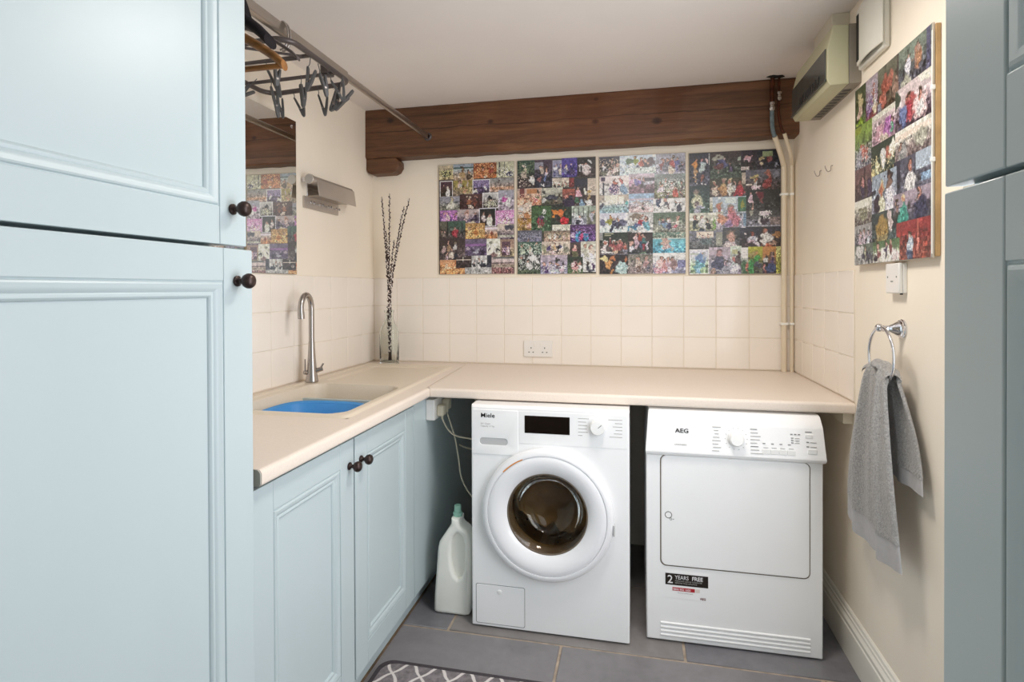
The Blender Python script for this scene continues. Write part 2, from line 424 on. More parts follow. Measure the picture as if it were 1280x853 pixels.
# wall tiles: three courses, cream
PT = 0.1528; ZT = 1.362; TG = 0.0028
def wall_tile_mesh(parent, plane, a0, a1, z0, z1, at):
    h = TG / 2
    if plane == 'y': MB().box(a0 + h, at - 0.006, z0 + h, a1 - h, at + .001, z1 - h).build('tile', 'cream_tile', parent, bevel=0.0018, seg=2)
    elif plane == 'xl': MB().box(at - .001, a0 + h, z0 + h, at + 0.006, a1 - h, z1 - h).build('tile', 'cream_tile', parent, bevel=0.0018, seg=2)
    else: MB().box(at - .006, a0 + h, z0 + h, at + 0.001, a1 - h, z1 - h).build('tile', 'cream_tile', parent, bevel=0.0018, seg=2)
zrows = [(ZT - PT * (i + 1), ZT - PT * i) for i in range(3)]
x = -1.139 - 2 * PT; xs = []
while x < XR: xs.append(x); x += PT
for z0, z1 in zrows:
    for x in xs:
        a, b = max(x, XL + .007), min(x + PT, XR - .007)
        if b - a > .012: wall_tile_mesh(wb, 'y', a, b, z0, z1, YB)
MB().box(XL, YB - .0046, ZT - 3 * PT, XR, YB + .01, ZT).build('grout_bed', 'grout', wb)
y = YB
ylist = []
while y > 1.2: ylist.append((max(y - PT, 1.08), y)); y -= PT
for z0, z1 in zrows:
    for a, b in ylist: wall_tile_mesh(wl, 'xl', a, b, z0, z1, XL)
MB().box(XL - .01, 1.09, ZT - 3 * PT, XL + .0046, YB - .003, ZT).build('grout_bed', 'grout', wl)
for z0, z1 in zrows:
    y = YB
    for i in range(5): wall_tile_mesh(wr, 'xr', y - PT, y, z0, z1, XR); y -= PT
MB().box(XR - .0046, YB - 5 * PT, ZT - 3 * PT, XR + .01, YB - .003, ZT).build('grout_bed', 'grout', wr)

# skirting on the right wall
prof = [(0, 0), (-.020, 0), (-.020, .108), (-.0165, .111), (-.0165, .117), (-.019, .120), (-.019, .128), (-.012, .137), (-.012, .145), (-.0085, .148), (-.0075, .158), (-.003, .163), (0, .163)]
sk = struct(MB().prism([(XR + a, b) for a, b in prof], 1, 0.62, YB).build('baseboard_right', 'skirting_white', bevel=0.0006))

# oak beam and its corbel
bm_o = MB()
nx = 40; rn = random.Random(2); X0b, X1b = XL, XR; prof = [(YB, 2.012), (2.836, 2.012), (2.829, 2.020), (2.829, 2.268), (2.834, 2.2765), (YB, 2.2765)]
vs = []; fs = []
for i in range(nx + 1):
    x = X0b + (X1b - X0b) * i / nx
    for j, (yy, zz) in enumerate(prof):
        vs.append((x, yy + (rn.uniform(-.002, .002) if yy < YB else 0), zz + (rn.uniform(-.002, .0025) if zz < 2.03 else 0)))
np_ = len(prof)
for i in range(nx):
    for j in range(np_): fs.append((i * np_ + j, i * np_ + (j + 1) % np_, (i + 1) * np_ + (j + 1) % np_, (i + 1) * np_ + j))
fs += [tuple(range(np_)), tuple(nx * np_ + j for j in range(np_))]
beam = bm_o.add(vs, fs).build('ceiling_beam', 'beam_wood', smooth=25); rebase(beam, (XL, 2.829, 2.012))
tag(beam, 'long dark brown oak beam under the ceiling along the back wall', 'beam')
pts = [(XL, 2.012), (-1.262, 2.012), (-1.246, 1.995), (-1.246, 1.965), (-1.262, 1.940), (-1.285, 1.930), (-1.405, 1.928), (XL + .008, 1.938), (XL, 1.955)]
cb = MB().prism(pts, 1, 2.836, YB).build('beam_corbel', 'beam_wood', bevel=.004); rebase(cb, (XL - .2, 2.85, 1.9))
tag(cb, 'short rounded dark wooden block carrying the left end of the beam', 'corbel')
# broken plaster round the pipes
hp = [on(2, ZC - .002, px, py) for px, py in ((958, 96.6), (962, 95), (967, 94.2), (972, 94.6), (978, 94), (981, 95.8), (976, 97.2), (966, 98))]
hole = MB().add([(p.x, p.y, ZC - .003) for p in hp] + [(p.x, p.y, ZC + .001) for p in hp], [tuple(range(8))] + [(i, (i + 1) % 8, 8 + (i + 1) % 8, 8 + i) for i in range(8)]).build('trim_1', 'dark_gap'); struct(hole)

# ------------------------------------------------------------------ panelled doors
def frame_map(face, X):
    s = 1 if face == '+x' else -1
    return lambda y, z, d: (X + s * d, y, z)
def panel_door(root, face, X, y0, y1, z0, z1, stile, rail, knob=None, thick=0.020):
    P = frame_map(face, X); g = 0.0008
    def bx(ya, yb, za, zb, d0, d1):
        a, b = P(ya, za, d0), P(yb, zb, d1); return MB().box(*a, *b)
    door = bx(y0 + .001, y1 - .001, z0 + .001, z1 - .001, -thick, -thick + .005).build('door', 'duck_egg_paint', root)
    for a, b in ((y0, y0 + stile), (y1 - stile, y1)):
        bx(a, b, z0, z1, -thick + .003, 0).build('stile', 'duck_egg_paint', door, bevel=.0016)
    for a, b in ((z0, z0 + rail), (z1 - rail, z1)):
        bx(y0 + stile + g, y1 - stile - g, a, b, -thick + .003, -.0004).build('rail', 'duck_egg_paint', door, bevel=.0012)
    prof = [(-.0005, -.012), (-.0005, -.0025), (.002, -.0035), (.004, -.0005), (.007, .0008), (.013, -.001), (.019, -.0045), (.0225, -.007), (.0245, -.0058), (.029, -.0056), (.032, -.0075), (.034, -.011), (.034, -.0145)]
    ya, yb, za, zb = y0 + stile, y1 - stile, z0 + rail, z1 - rail
    mb = MB(); vs = []
    for o_, d in prof:
        for (yy, zz) in ((ya + o_, za + o_), (yb - o_, za + o_), (yb - o_, zb - o_), (ya + o_, zb - o_)): vs.append(P(yy, zz, d))
    fs = [(i * 4 + j, i * 4 + (j + 1) % 4, (i + 1) * 4 + (j + 1) % 4, (i + 1) * 4 + j) for i in range(len(prof) - 1) for j in range(4)]
    mb.add(vs, fs).build('moulding', 'duck_egg_paint', door, smooth=30)
    bx(ya + .030, yb - .030, za + .030, zb - .030, -.016, -.0115).build('panel', 'duck_egg_paint', door)
    if knob:
        s = 1 if face == '+x' else -1
        pr = [(0, 0), (.0105, 0), (.0115, .001), (.0112, .004), (.008, .006), (.0055, .009), (.0055, .014), (.009, .017), (.0135, .021), (.0160, .027), (.0158, .032), (.0130, .037), (.008, .0400), (.003, .0408), (0, .041)]
        MB().lathe(pr, P(knob[0], knob[1], 0), (s, 0, 0), 28).build('knob', 'bronze_knob', door, smooth=30, label='dark bronze round knob')
    return door

# left tall cupboard
tc = thing('tall_cupboard', 'tall pale blue cupboard with two panelled doors filling the left edge, beside the sink', 'cupboard', (-1.12, .73, 0))
MB().box(XL + .002, .402, 0, -.838, 1.056, 1.383).box(XL + .002, .402, 1.395, -.838, 1.056, 2.268).box(XL + .002, .41, 1.383, -.90, 1.05, 1.395).build('cabinet_body', 'duck_egg_paint', tc)
panel_door(tc, '+x', -.817, .402, 1.061, 1.3925, 2.262, .078, .076, (1.018, 1.467))
panel_door(tc, '+x', -.813, .400, 1.0735, .10, 1.3850, .086, .067, (1.025, 1.318))
# right tall cupboard, face looks to the left
tr = thing('tall_cupboard', 'shaded blue-grey cupboard side with panelled doors at the right edge of the room', 'cupboard', (.53, .29, 0))
MB().box(.302, .0, 0, XR - .002, .590, 2.268).build('cabinet_body', 'duck_egg_paint', tr)
panel_door(tr, '-x', .280, -.004, .594, 1.392, 2.262, .086, .072, (.03, 1.467))
panel_door(tr, '-x', .280, -.005, .595, .10, 1.3865, .086, .067, (.03, 1.318))

# base cabinet under the sink
bc = thing('base_cabinet', 'pale blue low cabinet with two panelled doors under the sink worktop', 'cabinet', (-1.15, 1.6, 0))
MB().box(XL + .01, 1.10, .085, -.866, 1.118, .858).box(XL + .01, 2.046, .085, -.866, 2.064, .858).box(XL + .01, 1.118, .085, -.866, 2.046, .103).box(XL + .01, 1.118, .103, XL + .016, 2.046, .70).build('cabinet_body', 'duck_egg_paint', bc)
MB().box(-.92, 1.085, 0, -.884, YB - .02, .088).build('plinth', 'duck_egg_paint', bc)
MB().box(-.884, 1.085, 0, -.8805, 2.9, .010).build('plinth_seal', 'toe_wood', bc, label='brown wooden strip along the foot')
panel_door(bc, '+x', -.846, 1.108, 1.5810, .088, .842, .080, .072, (1.552, .765))
panel_door(bc, '+x', -.846, 1.5895, 2.060, .088, .842, .080, .072, (1.625, .765))
MB().box(-.866, 2.065, .088, -.846, YB - .005, .858).build('end_panel', 'duck_egg_paint', bc, bevel=.001)

# ------------------------------------------------------------------ worktops
ZW = 0.899; ZU = 0.861
def bull(xe, sgn):   # rounded nose profile: (position, z)
    r = .012; out = []
    for i in range(7):
        t = R(90 - 15 * i); out.append((xe - sgn * r + sgn * r * math.cos(t), ZW - r + r * math.sin(t)))
    for i in range(5):
        t = R(-22.5 * i); out.append((xe - sgn * .008 + sgn * .008 * math.cos(t), ZU + .008 + .008 * math.sin(t)))
    return out
wtl = thing('worktop', 'beige laminate worktop holding the sink along the left wall', 'worktop', (-1.12, 1.9, ZU))
# slab around the sink cut-out, in strips, then the nose
SX0, SX1, SY0, SY1 = -1.398, -.868, 1.585, 2.765          # sink outer
SHEAR = lambda x, y: x - .040 * (y - SY0) / (SY1 - SY0) * (x - SX0) / (SX1 - SX0)
hx0, hx1, hy0, hy1 = SX0 + .012, SX1 - .012, SY0 + .012, SY1 - .012
mbw = MB()
xb = XL + .001; xn = -.83
def plate(mb, pts, z0=ZU, z1=ZW):
    mb.prism(pts, 2, z0, z1)
YN = 2.155
mbw.box(xb, 1.10, ZU, xn, hy0, ZW); mbw.box(xb, hy0, ZU, hx0, hy1, ZW)
plate(mbw, [(hx1, hy0), (xn, hy0), (xn, 2.15), (-.8825, YB - .001), (SHEAR(hx1, hy1) - .005, YB - .001), (SHEAR(hx1, hy1), hy1)])
plate(mbw, [(xb, hy1), (SHEAR(hx1, hy1), hy1), (SHEAR(hx1, hy1) - .005, YB - .001), (xb, YB - .001)])
mbw.build('slab', 'worktop_laminate', wtl)
prof = [(-.83, ZU), (-.83, ZW)] + bull(-.812, 1)
MB().prism(prof, 1, 1.10, 2.150).build('front_edge', 'worktop_laminate', wtl, smooth=30)
MB().prism([(-.90, ZU), (-.90, ZW)] + bull(-.8135, 1), 1, 1.0965, 1.0998).build('end_strip', 'grey_strip', wtl, label='grey metal end strip')
wtb = thing('worktop', 'beige laminate worktop over the washing machine and the dryer', 'worktop', (0, 2.5, ZU))
mbw = MB(); plate(mbw, [(-.826, 2.165), (XR - .001, 2.165), (XR - .001, YB - .001), (-.880, YB - .001)])
mbw.build('slab', 'worktop_laminate', wtb)
pr = [(2.166, ZU), (2.166, ZW)] + [(p, z) for p, z in bull(2.148, -1)]
vs = []; n = len(pr)
vs = [(-.810, p, z) for p, z in pr] + [(XR - .001, p, z) for p, z in pr]
MB().add(vs, [tuple(range(n)), tuple(range(n, 2 * n))] + [(i, (i + 1) % n, n + (i + 1) % n, n + i) for i in range(n)]).build('front_edge', 'worktop_laminate', wtb, smooth=30)
# seam strip between both
MB().prism([(-.8135, 2.150), (-.8105, 2.150), (-.8795, YB - .002), (-.8825, YB - .002)], 2, ZU + .002, ZW + .0006).build('joint_strip', 'grout', wtb, label='thin pale seam strip')
bt = MB().box(XR - .032, 2.172, .822, XR - .001, YB - .01, ZU - .001).build('trim_2', 'toe_wood'); struct(bt); bt.data.materials[0] = MATS['trunking_white']

# ------------------------------------------------------------------ sink (one moulded shell)
sk_t = thing('sink', 'cream inset composite sink with drainer set into the left worktop', 'sink', ((SX0 + SX1) / 2, (SY0 + SY1) / 2, ZW))
def sdrr(x, y, x0, y0, x1, y1, r):
    cx, cy = (x0 + x1) / 2, (y0 + y1) / 2
    qx = np.abs(x - cx) - (x1 - x0) / 2 + r; qy = np.abs(y - cy) - (y1 - y0) / 2 + r
    return np.hypot(np.maximum(qx, 0), np.maximum(qy, 0)) + np.minimum(np.maximum(qx, qy), 0) - r
gx = np.linspace(SX0, SX1, 107); gy = np.linspace(SY0, SY1, 237)
GX, GY = np.meshgrid(gx, gy, indexing='ij')
sm = lambda t: np.clip(t, 0, 1) ** 2 * (3 - 2 * np.clip(t, 0, 1))
rim = sdrr(GX, GY, SX0, SY0, SX1, SY1, .03)
H = .008 * sm(-rim / .012)
ins = sdrr(GX, GY, SX0 + .028, SY0 + .022, SX1 - .028, SY1 - .022, .05); H = H - .004 * sm(-ins / .010)
bowl = sdrr(GX, GY, -1.325, 1.625, -.912, 2.150, .07); H = H - (.172 - .012 * sm(-bowl / .2)) * sm(-bowl / .022)
drn = sdrr(GX, GY, -1.325, 2.215, -.93, 2.715, .05); H = H - .007 * sm(-drn / .018)
groove = (.5 + .5 * np.cos((GX + 1.13) / .040 * 2 * PI)) * sm(-(drn + .04) / .03); H = H - .0006 * groove
nx_, ny_ = GX.shape
vs = np.stack([SHEAR(GX, GY), GY, ZW + H], -1).reshape(-1, 3).tolist()
fs = [(i * ny_ + j, (i + 1) * ny_ + j, (i + 1) * ny_ + j + 1, i * ny_ + j + 1) for i in range(nx_ - 1) for j in range(ny_ - 1)]
sb = MB().add(vs, fs).build('basin', 'sink_composite', sk_t, smooth=60)
MB().lathe([(0, 0), (.014, 0), (.017, .002), (.016, .004), (0, .004)], (-.955, 2.69, ZW - .004), (0, 0, 1), 20).build('drain_grate', 'steel', sk_t, smooth=True)
MB().lathe([(0, 0), (.038, 0), (.042, .003), (.030, .004), (0, .002)], (-1.12, 1.89, ZW - .163), (0, 0, 1), 28).build('waste_plug', 'steel', sk_t, smooth=True)

# blue washing-up bowl
bb = thing('washing_up_bowl', 'bright blue plastic washing-up bowl inside the sink', 'bowl', (-1.13, 1.80, ZW - .158))
secs = [(.0, .74, .0), (.004, .78, .0), (.06, .86, .0), (.125, .96, .0), (.128, 1.0, 0), (.131, 1.04, 0), (.129, 1.04, 0), (.127, .99, 0), (.12, .94, 0), (.06, .84, 0), (.008, .76, 0), (.005, .70, 0)]
mb = MB(); vs = []; N = 48
for z, s_, _ in secs:
    for j in range(N):
        t = 2 * PI * j / N; cx, sx_ = math.cos(t), math.sin(t)
        ex = abs(cx) ** .62 * (1 if cx > 0 else -1); ey = abs(sx_) ** .62 * (1 if sx_ > 0 else -1)
        vs.append((-1.120 + .166 * s_ * ex, 1.800 + .148 * s_ * ey, ZW - .157 + z))
fs = [(i * N + j, i * N + (j + 1) % N, (i + 1) * N + (j + 1) % N, (i + 1) * N + j) for i in range(len(secs) - 1) for j in range(N)]
fs += [tuple(range(N)), tuple((len(secs) - 1) * N + j for j in range(N))]
mb.add(vs, fs).build('bowl', 'blue_plastic', bb, smooth=50)

# tap
TX, TY = -1.352, 2.165; zt0 = ZW + .006
tp = thing('kitchen_tap', 'brushed steel swan-neck mixer tap behind the sink', 'tap', (TX, TY, zt0))
MB().lathe([(0, 0), (.027, 0), (.0275, .004), (.026, .010), (.0225, .030), (.020, .060), (.0165, .10), (.0140, .14), (.0128, .170), (.0128, .172), (.0122, .1722)], (TX, TY, zt0), (0, 0, 1), 28).build('tap_body', 'steel', tp, smooth=30)
pts = [(TX, TY, zt0 + .17), (TX, TY, zt0 + .25), (TX, TY, zt0 + .315)]
rr = .046
for i in range(1, 13):
    a = PI * i / 12 * 1.03; pts.append((TX + .10 * (rr - rr * math.cos(a)), TY - rr + rr * math.cos(a), zt0 + .315 + rr * 1.25 * math.sin(a)))
e = pts[-1]; pts.append((e[0], e[1] + .001, e[2] - .012)); pts.append((e[0], e[1] + .003, e[2] - .035))
MB().tube(pts, [.0118] * (len(pts) - 3) + [.0122, .0135, .0135], 16).build('spout', 'steel', tp, smooth=50)
MB().tube([(TX + .010, TY + .005, zt0 + .045), (TX + .040, TY + .018, zt0 + .055)], [.0105, .0095], 14).tube([(TX + .030, TY + .010, zt0 + .05), (TX + .045, TY + .016, zt0 + .078)], .004, 8).build('handle', 'steel', tp, smooth=40)
MB().tube([(TX - .012, TY - .012, zt0 + .040), (TX - .020, TY - .026, zt0 + .044)], .009, 12).tube([(TX - .016, TY - .024, zt0 + .045), (TX - .014, TY - .028, zt0 + .100)], [.0035, .0028], 8).build('handle', 'steel', tp, smooth=40)

# ------------------------------------------------------------------ glass bottle with willow
VX, VY = -1.286, 2.800
gb = thing('glass_bottle', 'clear glass bottle standing in the corner behind the sink drainer', 'bottle', (VX, VY, ZW))
secs = [(.046, 0), (.050, .003), (.050, .010), (.050, .155), (.048, .175), (.040, .200), (.030, .222), (.0245, .240), (.0235, .275), (.0255, .280), (.0255, .290), (.0215, .290), (.0205, .240), (.027, .218), (.037, .196), (.0455, .172), (.0468, .155), (.0468, .014), (.040, .010), (0, .010)]
vs = []; N = 40
for r0, z in secs:
    e = 1.0 if z > .2 else .72
    for j in range(N):
        t = 2 * PI * j / N + R(12); c_, s_ = math.cos(t), math.sin(t)
        vs.append((VX + r0 * abs(c_) ** e * (1 if c_ > 0 else -1), VY + r0 * .82 * abs(s_) ** e * (1 if s_ > 0 else -1) if z < .2 else VY + r0 * s_, ZW + z + .0005))
fs = [(i * N + j, i * N + (j + 1) % N, (i + 1) * N + (j + 1) % N, (i + 1) * N + j) for i in range(len(secs) - 1) for j in range(N)] + [tuple(range(N))]
MB().add(vs, fs).build('bottle_glass', 'clear_glass', gb, smooth=60)
rn = random.Random(11)
tips = [(477, 246, 'leftmost willow stem in the glass bottle, straight with pale catkins'),
        (487, 242, 'second willow stem from the left in the glass bottle, thin tip'),
        (505, 258, 'willow stem in the glass bottle leaning right, the shorter of the right pair'),
        (512, 248, 'willow stem in the glass bottle leaning furthest right, longest'),
        (482, 286, 'willow stem in the glass bottle forking left of the middle at half height'),
        (493, 300, 'short middle willow stem in the glass bottle, topped by dense catkins')]
for i, (px, py, lb) in enumerate(tips):
    tip = on(1, VY + rn.uniform(-.03, .02), px, py)
    base = Vector((VX + rn.uniform(-.012, .012), VY + rn.uniform(-.010, .010), ZW + .016))
    neck = Vector((VX + rn.uniform(-.010, .010), VY + rn.uniform(-.010, .010), ZW + .29))
    st = thing('willow_stem', lb, 'branch', base, 'willow stems in the glass bottle')
    P_ = []
    for q in range(25):
        t = q / 24
        if t < .35: p = base.lerp(neck, t / .35)
        else:
            s_ = (t - .35) / .65; mid = neck.lerp(tip, .5) + Vector((-(tip.x - VX) * .18, 0, .02))
            p = neck * (1 - s_) ** 2 + mid * 2 * s_ * (1 - s_) + tip * s_ ** 2
        P_.append(p + Vector((rn.uniform(-.0015, .0015), rn.uniform(-.0015, .0015), 0)))
    MB().tube(P_, [.0036 - .0020 * q / 24 for q in range(25)], 6).build('stem', 'willow_bark', st, smooth=60)
    cat = MB(); scale = MB()
    nb = int(92 * (tip.z - base.z) / .9)
    for q in range(nb):
        t = .06 + .93 * q / nb; f_ = t * 24; a = int(f_); p = P_[a].lerp(P_[min(a + 1, 24)], f_ - a)
        ang = q * 2.4 + i; d = Vector((math.cos(ang), math.sin(ang), 0)); sz = .0052 * (1 - .30 * t) * rn.uniform(.75, 1.2)
        rot = (d * .55 + Vector((0, 0, 1))).to_track_quat('Z', 'X').to_matrix()
        if rn.random() < (.6 if t > .3 else .62): cat.ellipsoid(p + d * .0045 + Vector((0, 0, .004)), sz, sz, sz * 1.8, 6, 4, rot)
        scale.ellipsoid(p + d * .003, sz * .95, sz * .95, sz * 1.5, 6, 4, rot)
    co = cat.build('catkins', 'catkin', st, smooth=80, label='pale furry catkins'); co['kind'] = 'stuff'
    so = scale.build('bud_scales', 'willow_bark', st, smooth=80); so['kind'] = 'stuff'

# ------------------------------------------------------------------ washing machine
WX0, WX1, WY = -.617, -.021, 2.077
wm = thing('washing_machine', 'white front-loading washing machine with round glass door under the worktop', 'washing machine', ((WX0 + WX1) / 2, WY + .3, 0))
cx, cz, hr = -.322, .458, .185
mb = MB(); N = 64
def front_hole(mb, x0, x1, z0, z1, y, cx, cz, r, depth):
    inner = []; outer = []
    for j in range(N):
        a = 2 * PI * j / N; dx, dz = math.cos(a), math.sin(a); inner.append((cx + r * dx, y, cz + r * dz))
        t = min(((x1 - cx) / dx if dx > 1e-9 else (x0 - cx) / dx if dx < -1e-9 else 9), ((z1 - cz) / dz if dz > 1e-9 else (z0 - cz) / dz if dz < -1e-9 else 9))
        outer.append([cx + t * dx, y, cz + t * dz])
    for c in ((x0, z0), (x1, z0), (x1, z1), (x0, z1)):
        q = min(outer, key=lambda o: (o[0] - c[0]) ** 2 + (o[2] - c[1]) ** 2); q[0], q[2] = c
    back = [(p[0], y + depth, p[2]) for p in inner]
    mb.add(inner + [tuple(o) for o in outer] + back, [(j, (j + 1) % N, N + (j + 1) % N, N + j) for j in range(N)] + [(j, (j + 1) % N, 2 * N + (j + 1) % N, 2 * N + j) for j in range(N)])
front_hole(mb, WX0 + .006, WX1 - .006, .008, .846, WY, cx, cz, hr, .03)
# rounded surround and body shell
for (a, b) in (((WX0 + .006, WY), (WX0 + .0015, WY + .0018)), ((WX0 + .0015, WY + .0018), (WX0, WY + .007)), ((WX0, WY + .007), (WX0, WY + .60))):
    mb.add([(a[0], a[1], .008), (b[0], b[1], .008), (b[0], b[1], .846), (a[0], a[1], .846)], [(0, 1, 2, 3)])
    c = WX0 + WX1
    mb.add([(c - a[0], a[1], .008), (c - b[0], b[1], .008), (c - b[0], b[1], .846), (c - a[0], a[1], .846)], [(0, 1, 2, 3)])
mb.add([(WX0, WY + .007, .846), (WX0 + .006, WY, .846), (WX1 - .006, WY, .846), (WX1, WY + .007, .846), (WX1, WY + .012, .8555), (WX0, WY + .012, .8555)], [(0, 1, 2, 3, 4, 5)])
mb.add([(WX0, WY + .012, .8555), (WX1, WY + .012, .8555), (WX1, WY + .60, .8555), (WX0, WY + .60, .8555), (WX0, WY + .60, .008), (WX1, WY + .60, .008)], [(0, 1, 2, 3), (3, 2, 5, 4)])
mb.add([(WX0, WY + .60, .846), (WX0, WY + .60, .8555), (WX0, WY + .012, .8555), (WX0, WY + .007, .846)], [(0, 1, 2, 3)])
mb.add([(WX1, WY + .60, .846), (WX1, WY + .60, .8555), (WX1, WY + .012, .8555), (WX1, WY + .007, .846)], [(0, 1, 2, 3)])
mb.add([(WX0, WY + .007, .008), (WX0 + .006, WY, .008), (WX1 - .006, WY, .008), (WX1, WY + .007, .008), (WX1, WY + .6, .008), (WX0, WY + .6, .008)], [(0, 1, 2, 3, 4, 5)])
mb.build('cabinet', 'appliance_white', wm, smooth=30)
for fx in (WX0 + .06, WX1 - .06):
    for fy in (WY + .07, WY + .53): MB().lathe([(0, 0), (.02, 0), (.02, .006), (.01, .008), (.01, .02)], (fx, fy, 0), (0, 0, 1), 14).build('foot', 'rubber_grey', wm)
ax = (0, -1, 0)
door = MB().lathe([(.238, .0), (.247, .004), (.2485, .014), (.246, .024), (.238, .031), (.228, .0345), (.2235, .034), (.2235, .028), (.2225, .028)], (cx, WY, cz), ax, 96).build('door_rim', 'ring_white', wm, smooth=40)
MB().lathe([(.2225, .028), (.2215, .028), (.2215, .0315), (.2205, .0325), (.2000, .0335), (.1850, .031), (.168, .024), (.157, .0165), (.1525, .0125), (.1515, .010), (.1515, .004)], (cx, WY, cz), ax, 96).build('inner_ring', 'ring_white', door, smooth=50, label='smooth white inner ring sloping to the glass')
MB().lathe([(.1520, .012), (.1490, .0135), (.1475, .012), (.1475, -.004)], (cx, WY, cz), ax, 96).build('glass_bezel', 'rubber_grey', door, smooth=50)
gp = [(.1478, .004), (.140, -.004), (.128, -.020), (.120, -.046), (.112, -.066), (.095, -.082), (.06, -.092), (.0, -.095)]
gp2 = [(0, -.091), (.058, -.088), (.092, -.078), (.1085, -.063), (.1165, -.045), (.1245, -.020), (.1375, -.001), (.1478, .008)]
MB().lathe(gp + gp2, (cx, WY, cz), ax, 64).build('glass_bowl', 'door_glass', door, smooth=80, label='tinted glass bowl of the door')
MB().lathe([(.150, .0), (.162, -.02), (.160, -.045), (.148, -.06), (.150, -.075), (.175, -.085), (.185, -.03)], (cx, WY, cz), ax, 64).build('door_seal', 'rubber_grey', wm, smooth=60, label='grey folded rubber door seal')
drum = MB().lathe([(.165, -.085), (.225, -.09), (.235, -.10), (.235, -.40), (.20, -.42), (.06, -.42), (.05, -.405), (0, -.405)], (cx, WY, cz), ax, 72).build('drum', 'drum_steel', wm, smooth=40, label='perforated steel drum')
for k_ in range(3):
    a = R(20 + 120 * k_); c_, s_ = math.cos(a), math.sin(a); pts = []
    M_ = MB(); vs = []
    for yy, hh in ((.10, .0), (.12, .045), (.25, .055), (.38, .045), (.40, .0)):
        for w_ in (-1, 0, 1):
            rr_ = .234 - hh * (1 if w_ == 0 else .15); tt = a + w_ * .13
            vs.append((cx + rr_ * math.cos(tt), WY + yy, cz + rr_ * math.sin(tt)))
    fs = [(i * 3 + j, i * 3 + j + 1, (i + 1) * 3 + j + 1, (i + 1) * 3 + j) for i in range(4) for j in range(2)]
    M_.add(vs, fs).build('drum_paddle', 'appliance_grey', drum, smooth=50)
hol = MB()
for q in range(14):
    for p in range(9):
        a = 2 * PI * (q + .5 * (p % 2)) / 14; yy = .13 + .03 * p; r_ = .2335
        hol.ellipsoid((cx + r_ * math.cos(a), WY + yy, cz + r_ * math.sin(a)), .004, .004, .004, 6, 4)
ho = hol.build('perforations', 'dark_gap', drum); ho['kind'] = 'stuff'
# orange arc on the door rim
arc = []
for i in range(13):
    a = R(113 + 23 * i / 12); arc.append(a)
vs = []
for a in arc:
    for r_, y_ in ((.2225, .0345), (.2265, .0352)): vs.append((cx + r_ * math.cos(a), WY - y_ - .0004, cz + r_ * math.sin(a)))
MB().add(vs, [(2 * i, 2 * i + 1, 2 * i + 3, 2 * i + 2) for i in range(12)]).build('orange_mark', 'orange_print', door, label='short orange arc printed on the rim')
MB().box(cx + .2435, WY - .030, .405, cx + .2495, WY - .002, .445).build('door_catch', 'appliance_grey', door, bevel=.002)
# drawer, control panel, dial, display, flap
dw = MB()
dout = rrect(WX0 + .003, .668, -.432, .838, .004, 3); slot = rrect(-.583, .704, -.473, .731, .0125, 8)
dwo = curve_solid('detergent_drawer', [dout, slot], 1, WY - .0006, .0022, .0008, 'appliance_white', wm)
MB().prism(slot, 1, WY - .0007, WY - .0002).build('handle_recess', 'appliance_grey', dwo, label='grey recessed drawer grip')
MB().prism(rrect(-.428, .716, WX1 - .005, .838, .003, 3), 1, WY - .0014, WY + .001).build('control_panel', 'appliance_white', wm, bevel=.0005)
MB().box(-.407, WY - .0026, .757, -.237, WY - .001, .8225).build('display', 'display_black', wm, bevel=.0004, label='black display window')
dl = MB().lathe([(.029, .001), (.029, .004), (.0275, .006), (.0265, .020), (.0245, .023), (.0, .0235)], (-.134, WY, .792), ax, 40).build('program_dial', 'knob_white', wm, smooth=35)
MB().prism([(-.133, .7925), (-.1315, .7915), (-.119, .8025), (-.121, .804)], 1, WY - .0240, WY - .0234).build('pointer', 'print_grey', dl)
text('brand_lettering', 'Miele', .0235, -.5785, WY - .0032, .809, 'print_black', wm, bold=.00025, sx=1.10)
for z, wd in ((.784, .052), (.775, .062)):
    text('model_lettering', 'W1 Classic' if z > .78 else 'Capacity 1-7 kg', .0085, -.5785, WY - .0030, z - .002, 'print_faint', wm, sx=1.0)
wp_ = ['Cottons', 'Minimum iron', 'Delicates', 'Woollens', 'Express', 'Proofing']
for i in range(6):
    z = .819 - i * .0125
    MB().box(-.206, WY - .0018, z, -.206 + (.040, .030, .034, .032, .036, .016)[i], WY - .0013, z + .0022).build('program_mark', 'print_faint', wm)
    MB().box(-.046 - (.050, .026, .034, .024, .030, .046)[i], WY - .0018, z, -.046, WY - .0013, z + .0022).build('program_mark', 'print_faint', wm)
fd = MB().prism(rrect(-.5985, .018, -.4105, .166, .006, 4), 1, WY - .0022, WY + .001).build('service_flap', 'appliance_white', wm, bevel=.001)
MB().prism(rrect(-.6005, .016, -.4085, .168, .007, 4), 1, WY - .0005, WY + .001).build('flap_gap', 'print_grey', fd)
MB().lathe([(0, .0050), (.006, .0050), (.009, .0040), (.0098, .0018)], (-.507, WY, .142), ax, 20).build('flap_catch', 'knob_white', fd, smooth=True)

